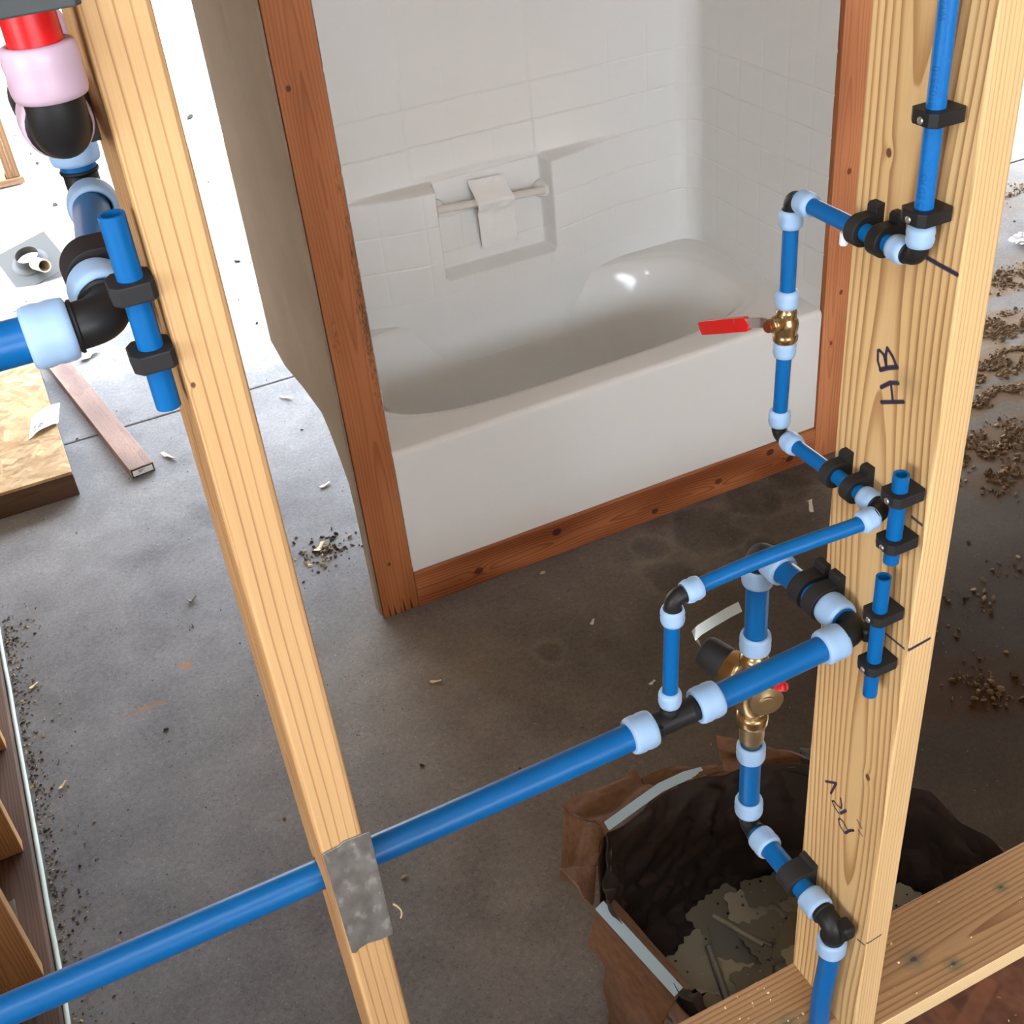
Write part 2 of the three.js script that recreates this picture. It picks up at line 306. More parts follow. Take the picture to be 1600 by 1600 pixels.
{ // galvanised guard plate on the left stud
  const [c] = paint(256, 512, (u, v) => { const n = fbm(u * 3, v * 6, 2, 4), p = sst(0.05, 0.45, fbm(u * 4 + 3, v * 8, 8, 3)), q = sst(0.40, 0.55, fbm(u * 12, v * 26, 15, 3)); const t = 136 + n * 46 + p * 36 + q * 60 + noise(u * 60, v * 110, 5) * 5; return [t + 2, t, t - 7]; });
  const t = tex(c);
  const sh = new THREE.Shape(); const pts = [[-.0215, .069], [-.019, .0695], [-.006, .0708], [-.002, .0735], [.0165, .0725], [.0215, .072], [.0205, -.066], [.0195, -.0725], [.0075, -.0725], [-.004, -.069], [-.0125, -.0705], [-.017, -.0745], [-.0205, -.072]];
  pts.forEach(([x, y], i) => i ? sh.lineTo(x, y) : sh.moveTo(x, y));
  const g = new THREE.ExtrudeGeometry(sh, { depth: 0.0012, bevelEnabled: true, bevelThickness: 0.0004, bevelSize: 0.0004, bevelSegments: 1 });
  const uv = g.attributes.uv, p = g.attributes.position; for (let i = 0; i < p.count; i++) uv.setXY(i, p.getX(i) / 0.045 + 0.5, p.getY(i) / 0.15 + 0.5);
  const m = solo('nail_plate', g, std(0xffffff, 0.5, { map: t, metalness: 0.55 }), 'grey galvanised nail guard plate on the face of the left stud over the thick pipe', 'plate', [0.0873, 1.4015, ZF + 0.0006]);
  m.rotation.y = 0.02;
}

/* ------------------------------------------------ pipes, fittings, clamps */
const RB = 0.0143, RS = 0.0079;                                       // 1 inch and half inch tube
const ringB = (c, d, ro = 0.0196) => ringGeo(c, d, ro, RB * 0.97, 0.028);
const ringS = (c, d) => ringGeo(c, d, 0.0117, RS * 0.97, 0.0195, 32);
function waterPipe(label, pts, r, rings, mat = M.blue, ringMat = M.ring) {
  const t = thing('water_pipe', label, 'pipe');
  part('tube', pipeGeo(pts.map((p) => V3(...p)), r), mat, t);
  for (const [c, d] of rings) part('expansion_ring', r === RB ? ringB(c, d) : ringS(c, d), ringMat, t);
  return t;
}
function elbow(label, corner, da, db, r, reach, mat = M.black, tab) {
  const C = V3(...corner), A = V3(...da).normalize(), B = V3(...db).normalize();
  const R = r * 1.25, p = [];
  const a0 = C.clone().addScaledVector(A, reach), a1 = C.clone().addScaledVector(A, R), b1 = C.clone().addScaledVector(B, R), b0 = C.clone().addScaledVector(B, reach);
  const path = new THREE.CurvePath(); path.add(new THREE.LineCurve3(a0, a1)); path.add(new THREE.QuadraticBezierCurve3(a1, C, b1)); path.add(new THREE.LineCurve3(b1, b0));
  for (const q of path.getSpacedPoints(30)) p.push(q);
  const gs = [new THREE.TubeGeometry(new THREE.CatmullRomCurve3(p), 40, r, 26, false)];
  for (const [e, d] of [[a0, A], [b0, B]]) {                           // stop collar and closed end of each barb
    const base = e.clone().addScaledVector(d, -(reach - R) + 0.001);
    gs.push(along(lathe([[r * 0.9, 0], [r * 1.12, 0.0004], [r * 1.14, 0.002], [r * 1.05, 0.0034], [r * 0.9, 0.0038]], 26), base, base.clone().add(d)));
    const cap = new THREE.CircleGeometry(r, 26); cap.applyQuaternion(new THREE.Quaternion().setFromUnitVectors(V3(0, 0, 1), d)).translate(e.x, e.y, e.z); gs.push(cap);
  }
  if (tab) { const g = new RoundedBoxGeometry(tab[3], tab[4], tab[5], 3, 0.006); g.translate(tab[0], tab[1], tab[2]); gs.push(g); }
  return solo('elbow_fitting', merge(gs), mat, label, 'elbow');
}
// stand-off clamp: block with the tube through it. axis 'y' or 'z'; (cx, cy, cz) the tube centre; side +1 when the stud is on +x
function clampFit(label, c, axis, r, half, th, gap, side = 1, screw = true, mat = M.black, head = 1) {
  const t = thing('pipe_clamp', label, 'clamp', c);
  const x0 = -(r + 0.0055), x1 = gap, ch = 0.004; half *= axis === 'y' ? 0.8 : r < 0.01 ? 1.2 : 1; th *= axis === 'y' ? 0.88 : 1;                     // x towards stud = +
  const s = new THREE.Shape();
  if (axis === 'z') {                                                  // saddle strap: hoop round the tube and two ears on the stud
    const R2 = r + 0.0055, fx = x1 - 0.0075;
    s.moveTo(x1, -half); s.lineTo(x1, half); s.lineTo(fx + 0.002, half); s.lineTo(fx, half - 0.002); s.lineTo(fx, R2 * 0.98); s.lineTo(0, R2);
    s.absarc(0, 0, R2, Math.PI / 2, Math.PI * 1.5, false); s.lineTo(fx, -R2 * 0.98); s.lineTo(fx, -half + 0.002); s.lineTo(fx + 0.002, -half); s.closePath();
  } else { s.moveTo(x0, -half + ch * 1.4); s.lineTo(x0 + ch, -half); s.lineTo(x1 - 0.003, -half); s.lineTo(x1, -half + 0.003); s.lineTo(x1, half - 0.003); s.lineTo(x1 - 0.003, half); s.lineTo(x0 + ch, half); s.lineTo(x0, half - ch * 1.4); s.closePath(); }
  const h = new THREE.Path(); h.absarc(0, 0, r * 1.03, 0, Math.PI * 2, true); s.holes.push(h);
  const g = new THREE.ExtrudeGeometry(s, { depth: th - 0.002, bevelEnabled: true, bevelThickness: 0.001, bevelSize: 0.0008, bevelSegments: 2, curveSegments: 20 });
  g.translate(0, 0, -(th - 0.002) / 2);
  if (axis === 'y') g.rotateX(-Math.PI / 2);                           // shape x->x, y->-z.. tube along y
  const body = part('clamp_body', g, mat, t);
  if (screw) {
    const off = half * 0.02 + r * 0.15;
    const cap = lathe([[0.0001, 0.0016], [0.0016, 0.0018], [0.0022, 0.0013], [0.0031, 0.001], [0.0034, 0], [0.0001, 0]], 16);
    const sp = axis === 'y' ? V3(x0 - 0.0008, -th * 0.12, off * head) : V3(x1 - 0.0075 - 0.0004, -half * 0.8, 0);
    part('screw', along(cap, sp, sp.clone().add(V3(-1, 0, 0))), M.steel, t);
  }
  if (side < 0) t.scale.x = -1;
  return t;
}
const XS = 0.680, XB = 0.674;
/* small hose loop at the top of the right stud */
{
  const z0 = -0.714, zb = -0.889, yt = 1.835, yl = 1.5655;
  const t = waterPipe('bright blue vertical pipe with faint print at the top of the right stud', [[XS, yt + 0.008, z0], [XS, 2.62, z0 + 0.002]], RS, [[[XS, yt + 0.0205, z0], [0, 1, 0]]]);
  { // faint print along the tube
    const c = document.createElement('canvas'); c.width = 2048; c.height = 128; const g = c.getContext('2d'); g.fillStyle = '#0462a2'; g.fillRect(0, 0, 2048, 128);
    for (let i = 0; i < 4000; i++) { g.fillStyle = rnd() < 0.5 ? 'rgba(0,60,130,0.10)' : 'rgba(60,150,230,0.10)'; g.fillRect(rnd() * 2048, rnd() * 128, rr(2, 14), 2); }
    g.font = '22px sans-serif'; g.fillStyle = 'rgba(8,40,96,0.42)';
    for (const [s, u] of [['15 ED A5', 0.045], ['8103810', 0.155], ['WYZ LE', 0.238], ['A1', 0.30]]) { g.save(); g.translate(u * 2048, PRINT_V()); g.fillText(s, 0, 9); g.restore(); }
    function PRINT_V() { return 128 * 0.55; }
    t.children[0].material = phys(0xffffff, 0.36, { map: tex(c), specularIntensity: 0.7 });
  }
  elbow('small black elbow under the bright blue vertical pipe on the right stud', [XS, yt, z0], [0, 1, 0], [0, 0, -1], 0.0085, 0.026);
  waterPipe('short blue pipe running back along the right stud above the letters HB', [[XS, yt, z0 - 0.008], [XS, yt + 0.0005, zb + 0.008]], RS, [[[XS, yt, z0 - 0.0225], [0, 0, 1]], [[XS, yt, zb + 0.0215], [0, 0, 1]]]);
  elbow('topmost small black elbow in front of the white tub wall', [XS, yt, zb], [0, 0, 1], [0, -1, 0], 0.0082, 0.026);
  waterPipe('blue vertical pipe piece above the red handled valve', [[XS, yt - 0.008, zb], [XS, 1.7245, zb]], RS, [[[XS, yt - 0.0215, zb], [0, 1, 0]], [[XS, 1.728, zb], [0, 1, 0]]]);
  waterPipe('blue vertical pipe piece below the red handled valve', [[XS, 1.6745, zb], [XS, yl + 0.008, zb - 0.003]], RS, [[[XS, 1.672, zb], [0, 1, 0]], [[XS, yl + 0.0205, zb - 0.003], [0, 1, 0]]]);
  elbow('small black elbow beneath the red handled valve riser', [XS, yl, zb - 0.003], [0, 1, 0], [0, 0, 1], 0.0082, 0.026);
  waterPipe('short blue pipe running back along the right stud below the letters HB', [[XS, yl, zb + 0.006], [XS, yl + 0.001, -0.728]], RS, [[[XS, yl, zb + 0.0205], [0, 0, 1]], [[XS, yl + 0.001, -0.742], [0, 0, 1]]]);
  elbow('small black elbow at the right end of the thin bent crossing pipe', [XS, yl + 0.001, -0.719], [0, 0, -1], [-1, -0.1, 0], 0.0085, 0.026);
  clampFit('upper black clamp with a silver screw on the bright blue vertical pipe', [XS, 1.956, z0], 'y', RS, 0.018, 0.0135, 0.0195, 1, true, M.black, 0.4);
  clampFit('lower black clamp with a silver screw on the bright blue vertical pipe', [XS, 1.874, z0], 'y', RS, 0.018, 0.0135, 0.0195, 1, true, M.black, -0.6);
  clampFit('dusty black clamp farther back on the short pipe above HB', [XS, yt, -0.789], 'z', RS, 0.018, 0.0135, 0.0195, 1, true, M.blackMatt);
  clampFit('black clamp nearer the elbow on the short pipe above HB', [XS, yt, -0.760], 'z', RS, 0.018, 0.0135, 0.0195);
  clampFit('black clamp farther back on the short pipe below HB', [XS, yl, -0.799], 'z', RS, 0.018, 0.0135, 0.0195, 1, true, M.blackMatt);
  clampFit('black clamp nearer the elbow on the short pipe below HB', [XS, yl, -0.766], 'z', RS, 0.018, 0.0135, 0.0195, 1, true, M.blackMatt);
  // ball valve
  const v = thing('ball_valve', 'small brass ball valve with a long red lever', 'valve', [XS, 1.70, zb]);
  part('valve_body', lathe([[0.0085, -0.024], [0.0098, -0.022], [0.0115, -0.0195], [0.0128, -0.018], [0.0132, -0.0135], [0.0122, -0.012], [0.0118, -0.009], [0.0128, -0.0045], [0.0132, 0.0], [0.0126, 0.004], [0.0112, 0.0065], [0.0104, 0.009], [0.0108, 0.013], [0.0104, 0.0155], [0.0094, 0.0165], [0.0085, 0.026]], 36), M.brass, v);
  const st = V3(-0.009, 0.004, 0.001), sd = V3(-0.97, 0.06, 0.15).normalize(), at = (k) => st.clone().addScaledVector(sd, k);
  part('stem_boss', along(lathe([[0.0088, 0], [0.0086, 0.007], [0.0078, 0.0085], [0.0072, 0.0105], [0.0072, 0.0125], [0.0001, 0.0125]], 28), st, at(1)), M.brass, v);
  part('stem_nut', along(lathe([[0.0062, 0.012], [0.0062, 0.0165], [0.0056, 0.0175], [0.0001, 0.0175]], 24), st, at(1)), M.copper, v);
  // lever: steel strap from the nut, stepping out, then a dipped red grip
  const strap = (pts, w, th, up) => {                                  // ribbon with thickness along pts
    const gs = []; const c = new THREE.CatmullRomCurve3(pts, false, 'catmullrom', 0.3), n = 24, pos = [], idx = [];
    for (let i = 0; i <= n; i++) {
      const p = c.getPoint(i / n), tg = c.getTangent(i / n), nn = new THREE.Vector3().crossVectors(tg, up).normalize(), u2 = new THREE.Vector3().crossVectors(nn, tg).normalize();
      const ww = typeof w === 'function' ? w(i / n) : w;
      for (const [a, b] of [[-1, -1], [1, -1], [1, 1], [-1, 1]]) pos.push(...p.clone().addScaledVector(u2, a * ww / 2).addScaledVector(nn, b * th / 2).toArray());
    }
    for (let i = 0; i < n; i++) for (let k = 0; k < 4; k++) { const a = i * 4 + k, b = i * 4 + (k + 1) % 4; idx.push(a, b, a + 4, b, b + 4, a + 4); }
    idx.push(0, 2, 1, 0, 3, 2, n * 4, n * 4 + 1, n * 4 + 2, n * 4, n * 4 + 2, n * 4 + 3);
    const g = new THREE.BufferGeometry(); g.setAttribute('position', new THREE.Float32BufferAttribute(pos, 3)); g.setIndex(idx);
    const f = g.toNonIndexed(); f.computeVertexNormals(); f.setAttribute('uv', new THREE.Float32BufferAttribute(new Array(f.attributes.position.count * 2).fill(0), 2)); return f;
  };
  const L = [[-0.020, 0.006, 0.004], [-0.022, 0.003, -0.012], [-0.031, -0.001, -0.026], [-0.035, -0.006, -0.040]].map((p) => V3(...p));
  part('lever_arm', strap(L, 0.0105, 0.0022, V3(0, 1, 0)), M.steel, v);
  const G = [[-0.029, -0.0005, -0.0225], [-0.0335, -0.0095, -0.044], [-0.0365, -0.0215, -0.070], [-0.038, -0.0315, -0.092], [-0.0385, -0.034, -0.097]].map((p) => V3(...p));
  part('lever_grip', strap(G, (t) => 0.0150 * Math.sqrt(clamp(1 - Math.pow(Math.abs(t * 2 - 1), t > 0.5 ? 9 : 30) * 0.97)), 0.0065, V3(0, 1, 0)), M.redGrip, v);
}
/* white stub end behind the top loop */
{
  const g = along(lathe([[0.0001, 0], [0.0034, 0.0002], [0.004, 0.001], [0.004, 0.0125], [0.0034, 0.0135], [0.0001, 0.0137]], 20), V3(0.695, 1.803, -0.828), V3(0.695, 1.82, -0.828));
  solo('plug', g, std(0xeeeeee, 0.5), 'tiny white plug on the back edge of the right stud under the pipe', 'plug');
}
/* bypass: thin bent pipe, elbow, thin drop, tee in the main */
{
  const ye = 1.545, xe = 0.448, zz = -0.737;
  waterPipe('thin bent blue pipe crossing in front of the tub sill to the right stud', [[0.672, 1.5655, -0.7195], [0.650, 1.5612, -0.7205], [0.60, 1.5585, -0.726], [0.55, 1.5545, -0.732], [0.50, 1.5495, -0.736], [0.470, 1.546, zz], [0.456, 1.545, zz]], RS, [[[0.661, 1.5628, -0.72], [1, 0.12, 0]], [[0.4695, 1.546, zz], [1, 0.08, 0]]]);
  elbow('small black elbow at the left end of the thin bent crossing pipe', [xe, ye, zz], [1, 0.05, 0], [0, -1, 0], 0.0085, 0.026);
  waterPipe('thin vertical blue pipe dropping onto the tee of the thick pipe', [[xe, ye - 0.008, zz], [0.4445, 1.40, -0.74]], RS, [[[0.4478, ye - 0.0215, zz], [0, 1, 0]], [[0.4448, 1.413, -0.7395], [0.02, 1, 0]]]);
  const yM = 1.381;
  const gs = [along(lathe([[0.0001, 0], [0.0128, 0], [0.0128, 0.016], [0.0142, 0.017], [0.0142, 0.021], [0.0135, 0.022], [0.0135, 0.060], [0.0142, 0.061], [0.0142, 0.065], [0.0128, 0.066], [0.0128, 0.084], [0.0001, 0.084]], 30), V3(0.405, yM, -0.74), V3(0.5, yM + 0.001, -0.74)),
    along(lathe([[0.0001, 0], [0.0095, 0], [0.0098, 0.012], [0.0104, 0.0135], [0.0104, 0.019], [0.0078, 0.02], [0.0078, 0.04], [0.0001, 0.04]], 26), V3(0.444, yM, -0.74), V3(0.444, yM + 1, -0.74)),
    new RoundedBoxGeometry(0.006, 0.012, 0.006, 2, 0.001).translate(0.426, yM + 0.004, -0.727)];
  solo('tee_fitting', merge(gs), M.black, 'black tee fitting joining the thin vertical pipe to the thick pipe', 'tee');
  waterPipe('long thick blue pipe running left from the tee through the left stud', [[0.415, yM, -0.74], [0.25, 1.3785, -0.74], [0.10, 1.3775, -0.74], [-0.15, 1.377, -0.74], [-0.75, 1.378, -0.74]], RB, [[[0.410, yM, -0.74], [1, 0, 0]]]);
  waterPipe('thick blue pipe piece between the tee and the large elbow', [[0.476, yM + 0.001, -0.74], [0.665, 1.3905, -0.74]], RB, [[[0.489, yM + 0.0025, -0.74], [1, 0.03, 0]], [[0.6475, 1.3895, -0.74], [1, 0.04, 0]]]);
}
/* pressure valve loop */
{
  const y1 = 1.398, zf = -0.7395, zb = -0.911;
  elbow('large black elbow where the thick pipe meets the right stud', [XB + 0.006, y1 - 0.005, zf], [-1, 0, 0], [0, 0, -1], 0.0145, 0.045, M.black, [XB + 0.014, y1 - 0.005, zf + 0.006, 0.016, 0.020, 0.018]);
  waterPipe('short thick blue pipe running back from the large elbow under three clamps', [[XB + 0.002, y1, zf - 0.018], [XB, y1 - 0.004, zb + 0.018]], RB, [[[XB + 0.002, y1, -0.772], [0, 0, 1]], [[XB, y1 - 0.004, zb + 0.036], [0, 0, 1]]]);
  elbow('large black elbow at the back top of the brass regulator riser', [XB, y1 - 0.005, zb], [0, 0, 1], [0, -1, 0], 0.0155, 0.045, M.blackMatt);
  waterPipe('thick vertical blue pipe feeding the top of the brass regulator', [[XB, y1 - 0.022, zb], [XB, 1.243, zb]], RB, [[[XB, y1 - 0.041, zb], [0, 1, 0]], [[XB, 1.247, zb], [0, 1, 0]]]);
  clampFit('large black clamp farther back on the thick pipe beside the large elbow', [XB + 0.001, y1 - 0.002, -0.822], 'z', RB, 0.030, 0.019, 0.0245, 1, false, M.blackMatt);
  clampFit('large black clamp nearer the large elbow on the thick pipe', [XB + 0.001, y1 - 0.001, -0.796], 'z', RB, 0.030, 0.019, 0.0245, 1, false, M.blackMatt);
  const v = thing('pressure_regulator', 'brass pressure regulator with a black capped bell and a folded silver tag', 'valve', [XB, 1.15, zb]);
  part('valve_body', lathe([[0.012, -0.094], [0.0125, -0.083], [0.0165, -0.078], [0.0172, -0.068], [0.0165, -0.058], [0.0172, -0.055], [0.0178, -0.05], [0.0175, -0.046], [0.0165, -0.043]], 40), M.brassRough, v);
  part('union_nut', lathe([[0.0165, -0.046], [0.021, -0.0455], [0.0217, -0.041], [0.0217, -0.033], [0.0208, -0.029], [0.0185, -0.027], [0.016, -0.026]], 8 * 5), M.brass, v);
  part('valve_chamber', lathe([[0.0155, -0.028], [0.019, -0.022], [0.0235, -0.012], [0.0255, 0.004], [0.0255, 0.022], [0.0235, 0.038], [0.019, 0.048], [0.0175, 0.052], [0.0175, 0.06], [0.0195, 0.063], [0.0195, 0.072], [0.0165, 0.076], [0.0125, 0.08], [0.0125, 0.1]], 40), M.brass, v);
  const bd = V3(-0.40, 0.20, -0.89).normalize(), b0 = V3(0.006, 0.016, -0.012);
  part('bell', along(lathe([[0.019, 0.0], [0.021, 0.012], [0.0285, 0.015], [0.0305, 0.018], [0.0305, 0.023], [0.028, 0.027], [0.0255, 0.034], [0.0215, 0.042], [0.018, 0.046]], 40), b0, b0.clone().add(bd)), M.brass, v);
  part('adjusting_cap', along(lathe([[0.0225, 0.040], [0.0240, 0.043], [0.0232, 0.066], [0.022, 0.074], [0.0195, 0.077], [0.0001, 0.0785]], 36), b0, b0.clone().add(bd)), M.blackMatt, v);
  const fd = V3(-0.30, 0.05, 0.95).normalize(), f0 = V3(0.006, 0.018, 0.006);
  part('strainer_cap', along(lathe([[0.017, 0], [0.0175, 0.018], [0.022, 0.020], [0.0225, 0.026], [0.021, 0.028], [0.0115, 0.0285], [0.011, 0.032], [0.010, 0.033], [0.0075, 0.033], [0.0065, 0.0325], [0.0001, 0.0325]], 36), f0, f0.clone().add(fd)), M.brassRough, v);
  part('plug', along(lathe([[0.006, 0], [0.0065, 0.020], [0.0055, 0.0225], [0.0001, 0.023]], 20), V3(0.010, 0.034, 0.024), V3(0.024, 0.050, 0.052)), M.redGrip, v);
  // folded foil tag standing behind the cap
  const pos = [], idx = [], row = [[-0.012, 0.075, -0.092], [-0.030, 0.070, -0.085], [-0.052, 0.060, -0.077], [-0.058, 0.046, -0.072]];
  const A = [V3(0.036, 0.072, -0.080), V3(0.018, 0.070, -0.080), V3(-0.006, 0.064, -0.081), V3(-0.026, 0.058, -0.082), V3(-0.036, 0.052, -0.082), V3(-0.029, 0.038, -0.076)];
  const off = V3(0, 0.0105, -0.0095);
  for (const p of A) for (const s of [0, 1]) pos.push(...p.clone().addScaledVector(off, s ? 0.9 : 0).toArray());
  for (const p of A) for (const s of [0, 1]) pos.push(...p.clone().addScaledVector(off, s ? 0.9 : 0).add(V3(0, 0.0004, -0.0012)).toArray());
  const n = A.length; for (let i = 0; i < n - 1; i++) { const a = i * 2; idx.push(a, a + 2, a + 1, a + 1, a + 2, a + 3); const b = a + n * 2; idx.push(b, b + 1, b + 2, b + 1, b + 3, b + 2); }
  const tg = new THREE.BufferGeometry(); tg.setAttribute('position', new THREE.Float32BufferAttribute(pos, 3)); tg.setIndex(idx); tg.computeVertexNormals();
  part('foil_tag', tg, std(0xb9beb6, 0.35, { metalness: 0.4, side: THREE.DoubleSide }), v, 'folded silver paper tag');
  // lower leg
  const yl = 0.898;
  waterPipe('thick vertical blue pipe below the brass regulator in front of the carton', [[XB, 1.062, zb], [XB, yl + 0.02, zb]], RB, [[[XB, 1.048, zb], [0, 1, 0]], [[XB, yl + 0.038, zb], [0, 1, 0]]]);
  elbow('large black elbow in shadow at the foot of the regulator riser', [XB, yl, zb], [0, 1, 0], [0, 0, 1], 0.0138, 0.045);
  waterPipe('lowest short thick blue pipe running along the right stud below PRV', [[XB, yl, zb + 0.018], [XB, yl, -0.735]], RB, [[[XB, yl + 0.0005, zb + 0.040], [0, 0, 1]], [[XB, yl, -0.757], [0, 0, 1]]]);
  clampFit('large black clamp on the lowest short thick pipe', [XB, yl, -0.802], 'z', RB, 0.026, 0.03, 0.0255, 1, false, M.blackMatt);
  elbow('lowest large black elbow at the foot of the right stud', [XB, yl, -0.717], [0, 0, -1], [0, -1, 0], 0.0148, 0.046, M.black, [XB + 0.010, yl - 0.002, -0.707, 0.020, 0.024, 0.024]);
  waterPipe('thick blue pipe dropping through the bottom plate beside the right stud', [[XB, yl - 0.02, -0.717], [XB - 0.0005, 0.80, -0.7195], [XB - 0.002, 0.73, -0.723], [XB, 0.66, -0.725], [XB, 0.575, -0.725]], RB, [[[XB, yl - 0.042, -0.718], [0, 1, 0]]]);
}
/* loose stub pieces clamped to the right stud */
{
  const stub = (label, x, z, y0, y1, cl, names) => {
    const t = thing('pipe_stub', label, 'pipe', [0, 0, 0]);
    part('tube', pipeGeo([V3(x, y0, z), V3(x, y1, z)], RS, 0.74), M.blue, t);
    cl.forEach((y, i) => clampFit(names[i], [x, y, z], 'y', RS, 0.0165, 0.0135, 0.699 - x, 1, true, M.blackMatt, i ? 0.3 : 0.1));
  };
  stub('upper open ended blue stub pipe held by two clamps on the right stud', 0.678, -0.700, 1.517, 1.622, [1.598, 1.542], ['black clamp at the top of the upper open ended stub pipe', 'black clamp at the bottom of the upper open ended stub pipe']);
  stub('lower open ended blue stub pipe held by two clamps on the right stud', 0.677, -0.706, 1.329, 1.4935, [1.444, 1.374], ['black clamp in the middle of the lower open ended stub pipe', 'black clamp at the bottom of the lower open ended stub pipe']);
}
/* cluster at the left stud, close to the lens */
{
  const X = 0.040, zf = -0.675, yt = 2.0925, yl = 1.973, zb = -1.0, XL = 0.062;
  waterPipe('thick red pipe at the upper left with a pinkish ring', [[X, yt + 0.02, zf], [X, 2.9, zf]], RB, [[[X, yt + 0.0345, zf], [0, 1, 0]]], M.red, M.pinkRing);
  clampFit('large grey black clamp across the red pipe at the top left', [X, yt + 0.0745, zf], 'y', RB, 0.031, 0.020, 0.0245, 1, false, M.greyBlack);
  elbow('large black elbow under the red pipe', [X, yt, zf], [0, 1, 0], [0, 0, -1], 0.0155, 0.045, M.black);
  waterPipe('red pipe running back behind the black elbow at the upper left', [[X, yt, zf - 0.02], [XL, yt, zb + 0.02]], RB, [[[X, yt, zf - 0.038], [0, 0, 1]], [[XL, yt, zb + 0.036], [0, 0, 1]]], M.red, M.pinkRing);
  clampFit('black clamp nearer on the hidden red pipe behind the upper left elbow', [0.0415, yt, -0.762], 'z', RB, 0.027, 0.02, 0.0225, 1, false, M.blackMatt);
  elbow('black elbow hidden at the back of the red pipe', [XL, yt, zb], [0, 0, 1], [0, -1, 0], 0.0138, 0.045);
  waterPipe('short vertical pipe with a pale blue ring behind the upper left elbow', [[XL, yt - 0.02, zb], [XL, yl + 0.004, zb]], RB, [[[XL, yl + 0.024, zb], [0, 1, 0]]]);
  elbow('black elbow turning forward under the pale blue ring', [XL, yl - 0.016, zb], [0, 1, 0], [0, 0, 1], 0.0138, 0.045);
  waterPipe('shaded thick blue pipe coming forward between two rings at the left stud', [[XL, yl - 0.016, zb + 0.018], [0.037, yl, -0.735]], RB, [[[XL, yl - 0.015, zb + 0.036], [-0.08, 0.05, 1]], [[0.037, yl, -0.752], [0.03, 0, 1]]]);
  clampFit('brownish black clamp around the shaded thick blue pipe', [0.039, yl + 0.002, -0.783], 'z', RB, 0.026, 0.03, 0.0245, 1, false, M.blackMatt);
  elbow('large black elbow at the left stud feeding the pipe to the left', [0.036, yl - 0.002, -0.715], [0, 0, -1], [-1, 0, 0], 0.0148, 0.045);
  waterPipe('thick blue pipe with a large pale ring leaving the left edge of the picture', [[0.018, yl - 0.002, -0.715], [-0.6, yl - 0.001, -0.715]], RB, [[[-0.001, yl - 0.002, -0.715], [1, 0, 0]]]);
  const t = thing('pipe_stub', 'blue stub pipe held by two clamps on the left stud', 'pipe');
  part('tube', pipeGeo([V3(0.0520, 1.9155, -0.688), V3(0.0520, 2.042, -0.688)], RS, 0.74), M.blue, t);
  clampFit('upper black clamp on the stub pipe of the left stud', [0.0520, 1.997, -0.688], 'y', RS, 0.0165, 0.0135, 0.0115, 1, false, M.blackMatt);
  clampFit('lower black clamp on the stub pipe of the left stud', [0.0520, 1.952, -0.688], 'y', RS, 0.0165, 0.0135, 0.0115, 1, false, M.blackMatt);
}

